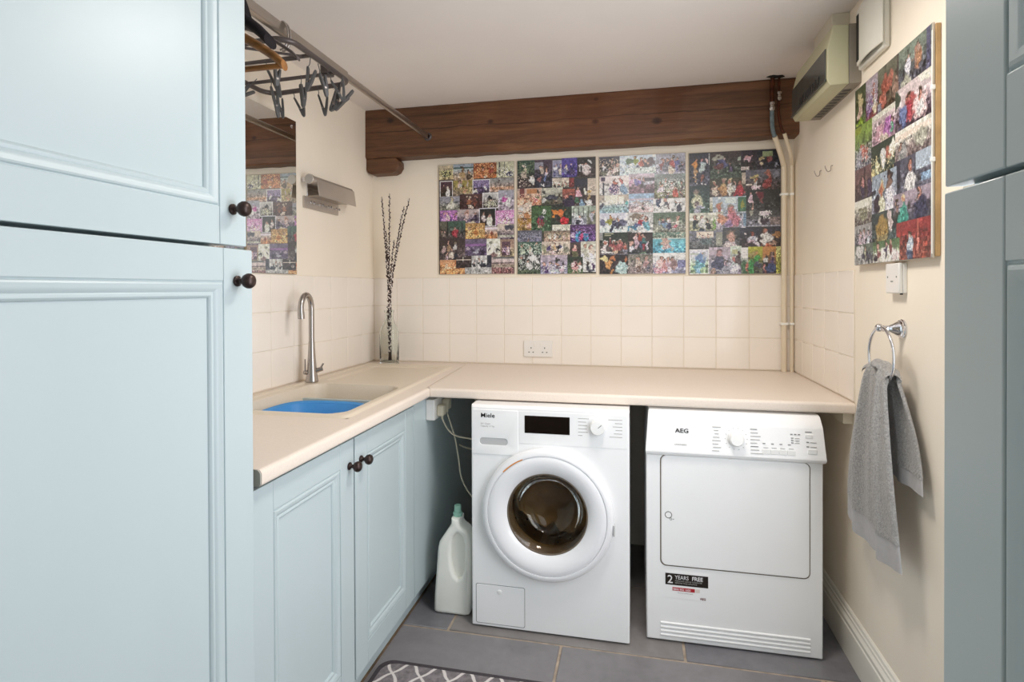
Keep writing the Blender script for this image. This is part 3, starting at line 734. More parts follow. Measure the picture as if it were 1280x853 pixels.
# ------------------------------------------------------------------ tumble dryer
DX0, DX1, DY = .040, .636, 2.129
td = thing('tumble_dryer', 'white tumble dryer with square door under the worktop by the right wall', 'dryer', ((DX0 + DX1) / 2, DY + .3, 0))
mb = MB().box(DX0, DY, .006, DX1, DY + .58, .694); mb.build('cabinet', 'appliance_white', td, bevel=.004)
cp = MB()
pr = [(DY + .58, .688), (DY - .002, .688), (DY - .014, .694), (DY - .018, .704), (DY - .016, .712), (DY - .004, .806), (DY - .002, .812), (DY + .018, .846), (DY + .028, .8515), (DY + .58, .8515)]
n = len(pr); inset = [0, 0, -.004, -.006, -.005, .002, .003, .006, .008, .008]
vs = [(DX0 + .002 + i_, p, z) for (p, z), i_ in zip(pr, inset)] + [(DX1 + .002 - i_, p, z) for (p, z), i_ in zip(pr, inset)]
cpo = cp.add(vs, [tuple(range(n)), tuple(range(n, 2 * n))] + [(i, (i + 1) % n, n + (i + 1) % n, n + i) for i in range(n)]).build('control_panel', 'appliance_white', td, bevel=.0018)
MB().prism(rrect(.0885, .281, .5955, .690, .022, 6), 1, DY - .0005, DY + .004).build('door_gap', 'rubber_grey', td)
dd = MB().prism(rrect(.0925, .285, .5925, .688, .020, 6), 1, DY - .0045, DY + .003).build('door', 'appliance_white', td, bevel=.003)
MB().lathe([(.010, .0006), (.0115, .0010), (.013, .0006)], (.118, DY - .0045, .471), ax, 24).build('latch_symbol', 'print_grey', dd)
MB().prism(rrect(.106, .444, .139, .488, .002, 2), 1, DY - .0049, DY - .004).build('latch_sticker', 'appliance_white', dd)
text('latch_print', 'o-', .02, .121, DY - .0053, .452, 'print_grey', dd)
for i in range(4):
    z = .027 + i * .0145
    MB().tube([(.090, DY - .0005, z), (.595, DY - .0005, z)], .0045, 10).build('vent_rib', 'appliance_white', td, smooth=50)
def pf(z): # y of the sloping control face
    return DY - .016 + (z - .712) / (.806 - .712) * .012 - .0012
zc_ = .763
dk = MB().lathe([(.027, -.002), (.027, .004), (.0245, .007), (.0235, .022), (.021, .025), (0, .0255)], (.350, pf(zc_), zc_), (0, -1, .12), 40).build('program_dial', 'knob_white', td, smooth=35)
text('brand_lettering', 'AEG', .0215, .142, pf(.775) - .0004, .7755, 'print_black', td, bold=.0003, sx=1.15)
text('model_lettering', 'LAVATHERM', .0075, .139, pf(.735) - .0004, .731, 'print_faint', td)
rn = random.Random(8)
for i in range(8):
    z = .800 - i * .0118
    MB().box(.268 + rn.uniform(0, .01), pf(z) - .0006, z, .296 + rn.uniform(-.006, .004), pf(z) + .001, z + .0020).build('program_mark', 'print_faint', td)
    MB().box(.398, pf(z) - .0006, z - .002, .420 + rn.uniform(-.002, .02), pf(z) + .001, z + .0000).build('program_mark', 'print_faint' if i not in (0, 5) else 'print_grey', td)
for j in range(14):
    a = 2 * PI * j / 14 + .2; z = zc_ + .037 * math.cos(a); MB().box(.349 + .037 * math.sin(a), pf(z) - .0006, z - .001, .3515 + .037 * math.sin(a), pf(z) + .001, z + .001).build('dial_mark', 'print_faint', td)
for i in range(4):
    x = .436 + i * .0275
    MB().box(x, pf(.727) - .0022, .7165, x + .0255, pf(.727) + .001, .733).build('push_button', 'knob_white', td, bevel=.001)
    MB().box(x + .002, pf(.752) - .0006, .7510, x + .011, pf(.752) + .001, .7532).build('indicator', 'print_grey', td)
    MB().box(x + .004, pf(.737) - .0006, .7375, x + .020, pf(.737) + .001, .7390).build('button_print', 'print_faint', td)
for x in (.529, .541, .553): MB().box(x, pf(.787) - .0006, .7865, x + .0075, pf(.787) + .001, .7895).build('indicator', 'print_grey', td)
for z in (.774, .766, .758):
    MB().box(.531, pf(z) - .0006, z, .539, pf(z) + .001, z + .0025).build('indicator', 'print_grey', td)
    MB().box(.543, pf(z) - .0006, z, .558, pf(z) + .001, z + .0018).build('button_print', 'print_faint', td)
MB().box(.577, pf(.784) - .0020, .777, .601, pf(.784) + .001, .790).build('push_button', 'knob_white', td, bevel=.001)
MB().box(.577, pf(.800) - .0006, .797, .598, pf(.80) + .001, .7995).build('button_print', 'print_grey', td)
for z in (.762, .747):
    MB().box(.580, pf(z) - .0006, z, .588, pf(z) + .001, z + .003).build('indicator', 'print_grey', td)
    MB().box(.592, pf(z) - .0006, z, .612, pf(z) + .001, z + .002).build('button_print', 'print_faint', td)
MB().box(.584, pf(.733) - .0022, .7245, .612, pf(.733) + .001, .7410).build('push_button', 'knob_white', td, bevel=.001)
# sticker
stk = MB().box(.105, DY - .0010, .166, .260, DY + .0005, .262).build('sticker', 'appliance_white', td)
MB().box(.107, DY - .0016, .2135, .2565, DY - .0008, .2555).build('sticker_banner', 'sticker_black', stk, label='black banner with white lettering')
text('numeral', '2', .0415, .1135, DY - .0019, .2200, 'sticker_white', stk, bold=.0003)
text('lettering', 'YEARS', .0200, .1405, DY - .0019, .2360, 'sticker_white', stk, sx=.86)
text('lettering', 'FREE', .0200, .2000, DY - .0019, .2360, 'sticker_white', stk, bold=.0004, sx=.92)
text('lettering', 'PARTS AND LABOUR GUARANTEE', .0062, .1410, DY - .0019, .2275, 'print_faint', stk, sx=.98)
text('lettering', 'REGISTER YOUR APPLIANCE', .0062, .1410, DY - .0019, .2200, 'print_faint', stk, sx=.98)
MB().box(.132, DY - .0016, .1930, .2105, DY - .0008, .2055).build('sticker_band', 'sticker_red', stk, label='small red telephone band')
text('lettering', '0800 952 1600', .0100, .1340, DY - .0019, .1955, 'sticker_white', stk, bold=.0001, sx=1.02)
MB().box(.2125, DY - .0014, .1930, .2275, DY - .0008, .2055).build('sticker_band', 'catkin', stk)
text('brand_lettering', 'AEG', .0105, .2285, DY - .0014, .1690, 'red_text', stk, bold=.0003)
text('lettering', 'Terms and conditions apply', .005, .150, DY - .0014, .1850, 'print_faint', stk, sx=.95)

# ------------------------------------------------------------------ detergent bottle
db = thing('detergent_bottle', 'white plastic laundry bottle with mint cap on the floor left of the washing machine', 'bottle', (-.715, 2.16, 0))
DBY = 2.165
out = [(-.792, .012), (-.788, .004), (-.775, .001), (-.662, .001), (-.646, .006), (-.641, .016), (-.640, .10), (-.638, .20), (-.638, .28), (-.642, .315), (-.655, .340), (-.676, .354), (-.684, .362), (-.684, .385), (-.718, .385), (-.718, .362), (-.726, .350), (-.748, .318), (-.768, .288), (-.774, .262), (-.778, .22), (-.783, .15), (-.789, .08)]
hole_ = [(-.706, .318), (-.690, .328), (-.672, .318), (-.663, .285), (-.661, .235), (-.665, .185), (-.676, .152), (-.692, .146), (-.705, .158), (-.716, .190), (-.721, .235), (-.717, .285)]
curve_solid('bottle_body', [out, hole_], 1, DBY, .040, .014, 'bottle_plastic', db, 4)
curve_solid('grip_recess', [rrect(-.735, .13, -.655, .335, .02)], 1, DBY, .018, .004, 'bottle_plastic', db, 2)
MB().lathe([(.017, .383), (.0185, .384), (.0185, .398), (.0145, .400), (.0140, .424), (.012, .428), (0, .428)], (-.701, DBY, 0), (0, 0, 1), 28).build('cap', 'mint_cap', db, smooth=40, label='pale mint green cap')
MB().box(-.6500, DBY - .020, .055, -.6488, DBY + .022, .105).build('side_label', 'print_grey', db)

# ------------------------------------------------------------------ rug
rg = thing('rug', 'grey rug with white trellis pattern and dark edge on the slate floor', 'rug', (-.35, 1.5, 0))
def rr2(e): return rrect(-.862 + e, 1.20 + e, .10 - e, 1.815 - e, .05, 8)
MB().prism(rr2(.014), 2, .0005, .0095).build('pile', 'rug_trellis', rg)
o1 = rr2(0); o2 = rr2(.016); n = len(o1)
vs = [(p[0], p[1], .0005) for p in o1] + [(p[0], p[1], .008) for p in o1] + [(p[0], p[1], .0105) for p in o2] + [(p[0], p[1], .0005) for p in o2]
MB().add(vs, [(a * n + i, a * n + (i + 1) % n, ((a + 1) % 4) * n + (i + 1) % n, ((a + 1) % 4) * n + i) for a in range(4) for i in range(n)]).build('binding', 'rug_edge', rg, smooth=50, label='dark grey binding')

# ------------------------------------------------------------------ sockets, switch, cables
def socket_plate(name, label, x0, x1, z0, z1):
    t = thing(name, label, 'socket', ((x0 + x1) / 2, YB - .006, z0))
    MB().prism(rrect(x0, z0, x1, z1, .004, 3), 1, YB - .016, YB - .005).build('faceplate', 'socket_white', t, bevel=.002)
    for s_ in (-1, 1):
        c_ = (x0 + x1) / 2 + s_ * .036
        MB().box(c_ + s_ * -.020 - .005, YB - .0195, z1 - .030, c_ + s_ * -.020 + .005, YB - .015, z1 - .012).build('rocker', 'socket_white', t, bevel=.0008)
        for dx, dz, a_, b_ in ((0, .012, .002, .004), (-.011, -.010, .0035, .002), (.011, -.010, .0035, .002)):
            MB().box(c_ + dx - a_, YB - .0166, (z0 + z1) / 2 - .008 + dz - b_, c_ + dx + a_, YB - .0155, (z0 + z1) / 2 - .008 + dz + b_).build('pin_hole', 'print_black', t)
    return t
socket_plate('double_socket', 'white double wall socket on the cream tiles above the back worktop', -.573, -.421, .943, 1.028)
t = thing('fused_spur', 'small white square switch on the right wall above the towel ring', 'switch', (XR, 1.815, 1.283))
MB().box(XR - .012, 1.772, 1.283, XR, 1.858, 1.369).build('back_box', 'socket_white', t, bevel=.003)
MB().box(XR - .022, 1.772, 1.283, XR - .012, 1.858, 1.369).build('faceplate', 'socket_white', t, bevel=.003)
for y_ in (1.787, 1.843): MB().lathe([(0, .0004), (.0028, .0004), (.003, 0)], (XR - .022, y_, 1.330), (-1, 0, 0), 12).build('screw', 'print_grey', t)
MB().box(XR - .0232, 1.808, 1.316, XR - .0215, 1.822, 1.3185).build('cord_outlet', 'print_grey', t)
MB().tube([(XR - .008, 1.79, 1.284), (XR - .008, 1.79, 1.279)], .004, 8).build('screw', 'print_black', t)
# socket fixed to the blue end panel under the worktop
t = thing('wall_socket', 'white surface socket box on the blue panel under the worktop', 'socket', (-.846, 2.25, .765))
MB().box(-.846, 2.19, .757, -.808, 2.335, .843).build('back_box', 'socket_white', t, bevel=.003)
def plug(label, y, zc, wire, nm):
    t = thing('mains_plug', label, 'plug', (-.80, y, zc))
    MB().box(-.8075, y - .022, zc - .022, -.778, y + .022, zc + .024).build('plug_body', 'cable_white', t, bevel=.006)
    MB().tube([(-.79, y, zc - .018), (-.79, y, zc - .036)], [.006, .004], 10).build('cord_grip', 'cable_white', t, smooth=True)
    MB().tube(smooth_path(wire), .0034, 8).build('cord', 'cable_white', t, smooth=True)
def smooth_path(p, k=8):
    p = [Vector(q) for q in p]; out_ = []
    for i in range(len(p) - 1):
        p0, p1, p2, p3 = p[max(i - 1, 0)], p[i], p[i + 1], p[min(i + 2, len(p) - 1)]
        for j in range(k):
            t_ = j / k; out_.append(.5 * ((2 * p1) + (-p0 + p2) * t_ + (2 * p0 - 5 * p1 + 4 * p2 - p3) * t_ ** 2 + (-p0 + 3 * p1 - 3 * p2 + p3) * t_ ** 3))
    return out_ + [p[-1]]
w1 = [on(1, 2.25, 557, 527), on(1, 2.25, 560, 537), on(1, 2.25, 570, 545), on(1, 2.30, 590, 549), on(1, 2.35, 612, 552)]
w1 = [Vector((-.79, 2.235, .757))] + w1[1:]
plug('white plug nearer the front in the socket under the worktop, flex running right', 2.235, .792, w1, 'a')
w2 = [Vector((-.79, 2.300, .765)), on(1, 2.31, 568, 545), on(1, 2.32, 573, 572), on(1, 2.33, 577, 598), on(1, 2.35, 589, 620), on(1, 2.38, 606, 636)]
plug('pale plug further back in the socket under the worktop, flex hanging down', 2.300, .806, w2, 'b')
w3 = thing('water_hose', 'pale supply hose in the dark gap left of the washing machine', 'hose', on(1, 2.7, 575, 558))
MB().tube(smooth_path([on(1, 2.6, 574, 556), on(1, 2.6, 583, 560), on(1, 2.62, 596, 563)]), .004, 8).build('hose', 'cable_white', w3, smooth=True)

# ------------------------------------------------------------------ pipes in the right back corner
PYb = YB - .024
def pz(px, py, y): return on(1, y, px, py)
pA = thing('water_pipe', 'thicker cream painted pipe in the back corner, bending left over the beam', 'pipe', (.688, PYb, ZW))
a0 = [Vector((.6935, PYb, ZW)), Vector((.6935, PYb, 1.3)), Vector((.6935, PYb, 1.84)), Vector((.690, PYb - .004, 1.885)), pz(975, 190, 2.84), pz(968.5, 171, 2.80)]
MB().tube(smooth_path(a0, 6), .0118, 14).build('painted_run', 'pipe_paint', pA, smooth=60)
MB().tube(smooth_path([pz(968.5, 171, 2.80), pz(966, 163, 2.795), pz(965, 150, 2.805), pz(965, 138, 2.81)], 5), .0095, 12).build('wrapped_run', 'blue_grey_tape', pA, smooth=60, label='blue-grey bare length of pipe')
MB().lathe([(.011, 0), (.014, .004), (.014, .016), (.0115, .018), (.0115, .026), (.014, .028), (.014, .040), (.010, .044)], pz(965, 139, 2.81), (0, 0, 1), 14).build('fitting', 'steel', pA, smooth=40)
MB().tube([pz(965, 130, 2.81), pz(965.5, 110, 2.81), Vector((pz(965.5, 110, 2.81).x, 2.81, ZC))], .0095, 12).build('copper_run', 'copper_old', pA, smooth=60, label='brown bare copper length')
pB = thing('water_pipe', 'thinner cream painted pipe hard in the back corner, right of the other', 'pipe', (.728, PYb, ZW))
MB().tube(smooth_path([Vector((.7280, PYb, ZW)), Vector((.7280, PYb, 1.3)), Vector((.7280, PYb, 1.84)), Vector((.726, PYb - .004, 1.885)), pz(988, 192, 2.84), pz(980.5, 167, 2.80)], 6), .0085, 12).build('painted_run', 'pipe_paint', pB, smooth=60)
MB().tube(smooth_path([pz(980.5, 168, 2.805), pz(976, 158, 2.808), pz(973.5, 142, 2.81), pz(973.5, 124, 2.81)], 5), .0055, 10).build('copper_run', 'copper_old', pB, smooth=60)
MB().lathe([(.007, 0), (.011, .003), (.011, .016), (.008, .019), (.008, .026), (.012, .029), (.012, .040), (.007, .044)], pz(974, 126, 2.81), (0, 0, 1), 12).build('fitting', 'steel', pB, smooth=40)
MB().tube([pz(974, 116, 2.81), Vector((pz(974, 116, 2.81).x, 2.81, ZC))], .0055, 10).build('copper_run', 'copper_old', pB, smooth=60)
for i, (px, py) in enumerate(((985, 243), (983, 405))):
    q = on(1, PYb, px, py)
    c_ = MB().box(.676, PYb - .013, q.z - .006, .711, YB - .0005, q.z + .006).box(.718, PYb - .010, q.z - .006, .738, YB - .0005, q.z + .006).build('pipe_clip', 'clip_white', bevel=.003)
    tag(c_, ('upper' if i == 0 else 'lower') + ' small white plastic pipe clip on the two corner pipes', 'clip', 'pipe clips')

# ------------------------------------------------------------------ consumer unit, trunking, fan on the right wall
cu = thing('consumer_unit', 'old cream fuse box with smoked window high on the right wall', 'fuse box', (XR, 2.3, 1.98))
Y0, Y1 = 2.098, 2.530
MB().box(.706, Y0 + .002, 1.988, XR, Y1 - .002, 2.190).build('back_box', 'unit_grey', cu, bevel=.002)
pq = [on(1, Y0, *p) for p in ((1061.7, 30), (1041.5, 31), (1034, 60), (1034, 100), (1037, 103), (1061.7, 104.5))]
prof = [(p.x, p.z) for p in pq]
prof = [(.706, prof[0][1]), (prof[1][0], prof[1][1]), (prof[2][0], prof[2][1]), (prof[3][0], prof[3][1]), (prof[4][0] + .002, prof[4][1] - .010), (.706, prof[5][1])]
MB().prism(prof, 1, Y0, Y1).build('cover', 'unit_cream', cu, bevel=.003)
xw = prof[2][0]
MB().box(xw - .003, Y0 + .012, prof[3][1] + .004, xw + .002, Y1 - .004, prof[2][1] + .002).build('smoked_window', 'unit_window', cu, bevel=.001, label='smoked grey flap')
for i in range(8):
    MB().box(xw - .0042, Y0 + .07 + i * .032, 2.0 + .018, xw - .002, Y0 + .090 + i * .032, 2.045).build('breaker', 'breaker_dark', cu)
MB().box(xw - .007, Y0 + .006, prof[3][1] - .002, xw + .001, Y1 - .002, prof[3][1] + .005).build('window_lip', 'unit_window', cu, bevel=.001)
for i in range(10): MB().box(.709, Y0 + .06 + i * .034, 1.9872, .735, Y0 + .082 + i * .034, 1.9885).build('knockout', 'breaker_dark', cu)
tk = box('cable_trunking', 'trunking_white', (.687, 2.205, 2.192), (XR, 2.41, ZC), bevel=.002); tag(tk, 'white cable trunking box between the fuse box and the ceiling', 'trunking')
fn = thing('extractor_fan', 'white square extractor fan high on the right wall beside the fuse box', 'fan', (XR, 1.97, 2.02))
MB().box(XR - .020, 1.880, 2.018, XR, 2.075, 2.213).build('housing', 'fan_white', fn, bevel=.006)
MB().box(XR - .034, 1.905, 2.040, XR - .018, 2.050, 2.190).build('core', 'dark_gap', fn)
vs = []; n1_, n2_ = 10, 10
for i in range(n1_ + 1):
    for j in range(n2_ + 1):
        yy = 1.866 + .190 * i / n1_; zz = 2.028 + .178 * j / n2_; bow = .008 * (1 - (2 * i / n1_ - 1) ** 2)
        vs.append((XR - .030 - bow * 1.0, yy, zz))
nn = len(vs); vs += [(x + .004, y, z) for x, y, z in vs]
fs = []
for i in range(n1_):
    for j in range(n2_):
        a = i * (n2_ + 1) + j; fs.append((a, a + 1, a + n2_ + 2, a + n2_ + 1)); fs.append((nn + a, nn + a + n2_ + 1, nn + a + n2_ + 2, nn + a + 1))
edge = [i * (n2_ + 1) for i in range(n1_ + 1)] + [n1_ * (n2_ + 1) + j for j in range(1, n2_ + 1)] + [i * (n2_ + 1) + n2_ for i in range(n1_ - 1, -1, -1)] + [j for j in range(n2_ - 1, 0, -1)]
for a, b in zip(edge, edge[1:] + edge[:1]): fs.append((a, b, nn + b, nn + a))
MB().add(vs, fs).build('cover_plate', 'fan_white', fn, smooth=40, label='bowed white front plate')
# two small hooks
for i, (yy, zz) in enumerate(((2.514, 1.766), (2.381, 1.758))):
    h = thing('wall_hook', 'small wire hook on the right wall, ' + ('the further of the pair' if i == 0 else 'the nearer of the pair'), 'hook', (XR, yy, zz), 'small wire hooks on the right wall')
    MB().tube(smooth_path([(XR, yy, zz + .012), (XR - .006, yy, zz + .010), (XR - .008, yy, zz - .006), (XR - .018, yy, zz - .010), (XR - .026, yy, zz + .004), (XR - .027, yy, zz + .012)], 4), .0018, 7).build('hook', 'steel', h, smooth=True)

# ------------------------------------------------------------------ towel ring and towel
RX, RYc, RZ, RR = XR - .060, 1.790, 1.103, .083  # ring plane, centre, radius
tg = thing('towel_ring', 'chrome towel ring with stepped rose on the right wall', 'towel ring', (XR, 1.80, RZ + RR))
MB().lathe([(0, 0), (.027, 0), (.027, .004), (.0245, .006), (.0245, .009), (.021, .011), (.020, .016), (.013, .026), (.009, .036), (.008, .048), (.0095, .050), (.0, .052)], (XR, 1.80, RZ + RR - .004), (-1, 0, 0), 32).build('rose', 'chrome', tg, smooth=40)
MB().ellipsoid((RX, 1.80, RZ + RR - .002), .012, .011, .0115, 20, 12).build('ring_holder', 'chrome', tg, smooth=80)
MB().tube([(RX, RYc + RR * math.sin(2 * PI * i / 48), RZ + RR * math.cos(2 * PI * i / 48)) for i in range(48)], .0042, 12, close=True).build('ring', 'chrome', tg, smooth=80)

tw = thing('hand_towel', 'grey terry hand towel hanging from the chrome ring', 'towel', (RX, 1.80, .55))
def fall(name, top, bot, x_top, x_bot, amp, folds, seed, bulge=0.0, band=True):
    """top/bot: functions of u giving (y, z)"""
    rn = random.Random(seed); ph = [rn.uniform(0, 6.28) for _ in range(4)]
    NU, NV = 70, 90
    def pt(u, v, off):
        yt, zt = top(u); yb, zb = bot(u)
        e = 1 - (1 - v) ** 1.7
        y_ = yt + (yb - yt) * (e * .6 + v * .4); z_ = zt + (zb - zt) * v
        a_ = amp * (.35 + .65 * math.sin(min(1, v * 2.2) * PI / 2)) * (1 - .35 * v)
        fx = math.sin(u * folds * 2 * PI + ph[0] + .5 * math.sin(v * 2.1 + ph[1])) + .45 * math.sin(u * folds * 4.3 * PI + ph[2] + v * .8)
        x_ = x_top + (x_bot - x_top) * v - a_ * fx + .008 * math.sin(v * PI) * bulge
        if v < .06: x_ += (1 - v / .06) ** 2 * .006
        return (x_ + off, y_, z_)
    def sheet(v0, v1, nv, nm, mat, th, grow):
        vs = []; m_ = (NU + 1) * (nv + 1)
        for s_ in (-1, 1):
            for j in range(nv + 1):
                for i in range(NU + 1):
                    u = i / NU; ee = min(u, 1 - u) * NU / 2.0; tt = (th + grow) * min(1, .25 + ee)
                    vs.append(pt(u, v0 + (v1 - v0) * j / nv, s_ * tt))
        fs = []
        for j in range(nv):
            for i in range(NU):
                a = j * (NU + 1) + i; fs.append((a, a + 1, a + NU + 2, a + NU + 1)); fs.append((m_ + a, m_ + a + NU + 1, m_ + a + NU + 2, m_ + a + 1))
        edge = [i for i in range(NU + 1)] + [j * (NU + 1) + NU for j in range(1, nv + 1)] + [nv * (NU + 1) + i for i in range(NU - 1, -1, -1)] + [j * (NU + 1) for j in range(nv - 1, 0, -1)]
        for a, b in zip(edge, edge[1:] + edge[:1]): fs.append((a, b, m_ + b, m_ + a))
        return MB().add(vs, fs).build(nm, mat, tw, smooth=75)
    o = sheet(0, .86, NV, name, 'grey_terry', .0045, 0)
    if band: sheet(.86, 1.0, 14, 'woven_band', 'grey_band', .0025, 0)
    return o
lerp = lambda a, b, t: a + (b - a) * t
def arcz(y): # lower inside of the ring
    d = min(1, abs(y - RYc) / RR); return RZ - RR * math.sqrt(max(0, 1 - d * d))
fall('front_fall', lambda u: (lerp(1.874, 1.720, u), 1.042 + .036 * math.sin(u * PI) ** .8),
     lambda u: (lerp(2.045, 1.655, u) , lerp(.560, .545, u) - .018 * math.sin(u * PI) + 0), RX - .016, RX - .008, .013, 2.1, 5, -1)
fall('back_fall', lambda u: (lerp(1.868, 1.715, u), 1.042 + .034 * math.sin(u * PI) ** .8),
     lambda u: (lerp(1.86, 1.618, u), lerp(.775, .765, u)), RX + .016, RX + .028, .008, 1.6, 9, 1)
# the fold over the ring
vs = []; NA, NU = 10, 40
for j in range(NA + 1):
    a = PI * j / NA
    for i in range(NU + 1):
        u = i / NU; y_ = lerp(1.874, 1.716, u); z_ = 1.042 + .035 * math.sin(u * PI) ** .8
        w_ = .0190 + .004 * math.sin(u * 13)
        vs.append((RX - w_ * math.cos(a), y_, z_ + .017 * math.sin(a) + .002 * math.sin(u * 21)))
MB().add(vs, [(j * (NU + 1) + i, j * (NU + 1) + i + 1, (j + 1) * (NU + 1) + i + 1, (j + 1) * (NU + 1) + i) for j in range(NA) for i in range(NU)]).build('fold', 'grey_terry', tw, smooth=80)

# ------------------------------------------------------------------ mirror
mr = thing('wall_mirror', 'frameless rectangular mirror on the left wall above the tiles by the cupboard', 'mirror', (XL, 1.85, 1.362))
MB().box(XL, 1.55, 1.366, XL + .006, 2.175, 2.025).build('glass_edge', 'dark_metal', mr)
MB().box(XL + .006, 1.551, 1.367, XL + .0075, 2.174, 2.024).build('mirror_plate', 'mirror_silver', mr)
for yy, zz in ((2.145, 1.995), (2.145, 1.400)):
    MB().lathe([(0, .004), (.006, .0035), (.008, 0)], (XL + .0075, yy, zz), (1, 0, 0), 14).build('mirror_screw', 'chrome', mr, smooth=True)

# ------------------------------------------------------------------ chrome retractable line and key hooks
rl = thing('towel_rail_unit', 'chrome wall unit with roller, folding flap and row of small pegs on the left wall', 'rack', (XL, 2.4, 1.66))
MB().box(XL, 2.262, 1.672, XL + .006, 2.520, 1.80).build('back_plate', 'chrome', rl, bevel=.001)
MB().tube([(-1.385, 2.215, 1.783), (-1.385, 2.565, 1.783)], .0185, 24).build('roller', 'brushed_light', rl, smooth=50)
MB().tube([(-1.385, 2.203, 1.783), (-1.385, 2.218, 1.783)], .0215, 28).build('end_cap', 'brushed_light', rl, bevel=.002)
MB().box(-1.434, 2.225, 1.775, -1.385, 2.235, 1.797).build('bracket', 'chrome', rl)
MB().prism([(-1.3695, 1.788), (-1.3670, 1.788), (-1.3560, 1.712), (-1.3585, 1.712)], 1, 2.240, 2.575).build('flap', 'brushed_light', rl, bevel=.0006, label='brushed hanging flap')
MB().box(XL + .006, 2.262, 1.716, -1.375, 2.52, 1.720).build('shelf', 'rail_metal', rl)
MB().box(XL + .004, 2.232, 1.664, XL + .008, 2.525, 1.716).build('peg_strip', 'brushed_light', rl)
for i in range(8):
    yy = 2.262 + .074 * (i // 2) + .026 * (i % 2)
    MB().lathe([(.003, 0), (.003, .012), (.0065, .014), (.0065, .018), (0, .020)], (XL + .007, yy, 1.690), (1, 0, 0), 12).build('peg', 'chrome', rl, smooth=35)

# ------------------------------------------------------------------ hanging rail, hangers, peg airer
RLX, RLZ = -1.073, 2.110
ra = thing('hanging_rail', 'long brushed metal hanging rail running from the beam towards the viewer', 'rail', (RLX, 2.82, RLZ))
MB().prism(rrect(RLX - .008, RLZ - .014, RLX + .008, RLZ + .014, .006, 4), 1, 1.06, 2.815).build('rail_bar', 'rail_metal', ra, smooth=40)
MB().prism(rrect(RLX - .012, RLZ - .019, RLX + .012, RLZ + .018, .007, 4), 1, 1.0605, 1.955).build('rail_sleeve', 'rail_metal', ra, smooth=40, label='thicker sliding sleeve')
MB().lathe([(0, 0), (.022, 0), (.022, .004), (.015, .008), (.014, .016)], (RLX, 2.8295, RLZ), (0, -1, 0), 20).build('end_socket', 'dark_metal', ra, smooth=40)
MB().box(RLX - .004, 1.09, RLZ + .015, RLX + .004, 1.11, ZC).build('ceiling_bracket', 'rail_metal', ra)

def hanger(name, label, X, Y, drop, half, rise, mat, thick, rz=0, bar=True, hook='steel', wide=1.0):
    t = thing(name, label, 'hanger', (X, Y, RLZ), None)
    zs = RLZ - drop; pts = []
    for i in range(21):
        s_ = -1 + 2 * i / 20; pts.append((s_ * half, 0, zs + rise * (1 - abs(s_) ** 1.5) - .004 * (abs(s_) > .95)))
    b = MB(); secs = []
    vs = []; n = 12
    for i, p in enumerate(pts):
        e = abs(-1 + 2 * i / 20); ry = thick * (.8 + .9 * e ** 2 * wide); rz_ = thick * 1.15
        for j in range(n):
            a = 2 * PI * j / n; vs.append((p[0], ry * math.cos(a), p[2] + rz_ * math.sin(a)))
    fs = [(i * n + j, i * n + (j + 1) % n, (i + 1) * n + (j + 1) % n, (i + 1) * n + j) for i in range(20) for j in range(n)] + [tuple(range(n)), tuple(20 * n + j for j in range(n))]
    M_ = Matrix.Translation((X, Y, 0)) @ Matrix.Rotation(rz, 4, 'Z')
    b.add([M_ @ Vector(v) for v in vs], fs).build('shoulder', mat, t, smooth=50)
    if bar: MB().tube([M_ @ Vector((-half * .97, 0, zs - .004)), M_ @ Vector((half * .97, 0, zs - .004))], thick * .62, 10).build('trouser_bar', mat, t, smooth=50)
    hk = [Vector((0, 0, zs + rise)), Vector((0, 0, RLZ - .05))]
    for i in range(9):
        a = R(-90 + 250 * i / 8); hk.append(Vector((.020 * math.cos(a) + .0, 0, RLZ + .002 + .020 * math.sin(a))))
    MB().tube([M_ @ q for q in smooth_path(hk, 3)], .0018, 7).build('hook', hook, t, smooth=60)
    return t
hanger('wooden_hanger', 'brown wooden coat hanger with bar at the top left, by the cupboard edge', RLX, 1.25, .248, .222, .115, 'hanger_wood', .0115, wide=.45)
hanger('velvet_hanger', 'wide black coat hanger, the nearest one at the top left', RLX, 1.17, .225, .240, .14, 'black_velvet', .014, bar=False, wide=1.0)
hanger('plastic_hanger', 'thin dark plastic coat hanger hanging behind the wooden one', RLX, 1.36, .185, .190, .10, 'dark_metal', .005)
hanger('velvet_hanger', 'black coat hanger turned end-on at the very top left corner', -.967, 1.245, .14, .022, .07, 'black_velvet', .010, bar=False)

ar = thing('peg_airer', 'grey metal drying frame with hanging clothes pegs, hooked on the rail', 'airer', (-1.2, 1.72, 2.06))
AZ = 2.055
loop = [(x, y, AZ + (.012 if x > -1.1 else 0)) for x, y in rrect(-1.385, 1.530, -1.030, 1.925, .055, 7)]
MB().tube(loop, .0090, 10, close=True).build('frame_loop', 'dark_metal', ar, smooth=60)
for yy in (1.655, 1.810): MB().tube([(-1.383, yy, AZ), (-1.032, yy + .004, AZ + .010)], .0068, 8).build('cross_bar', 'dark_metal', ar, smooth=60)
MB().tube([(-1.24, 1.505, AZ), (-1.06, 1.65, AZ + .006)], .0045, 8).build('brace', 'dark_metal', ar, smooth=60)
MB().box(RLX - .012, 1.800, AZ + .010, RLX + .016, 1.850, RLZ - .012).build('rail_clamp', 'dark_metal', ar, bevel=.003)
hk = [(RLX + .0, 1.555, RLZ + .018)] + [(RLX + .028 * math.sin(R(t_)), 1.555, RLZ - .022 + .045 * math.cos(R(t_))) for t_ in range(20, 200, 20)]
for dy in (0, .012): MB().tube([(a, b + dy, c) for a, b, c in smooth_path(hk, 3)], .0032, 8).build('rail_hook', 'steel', ar, smooth=60)
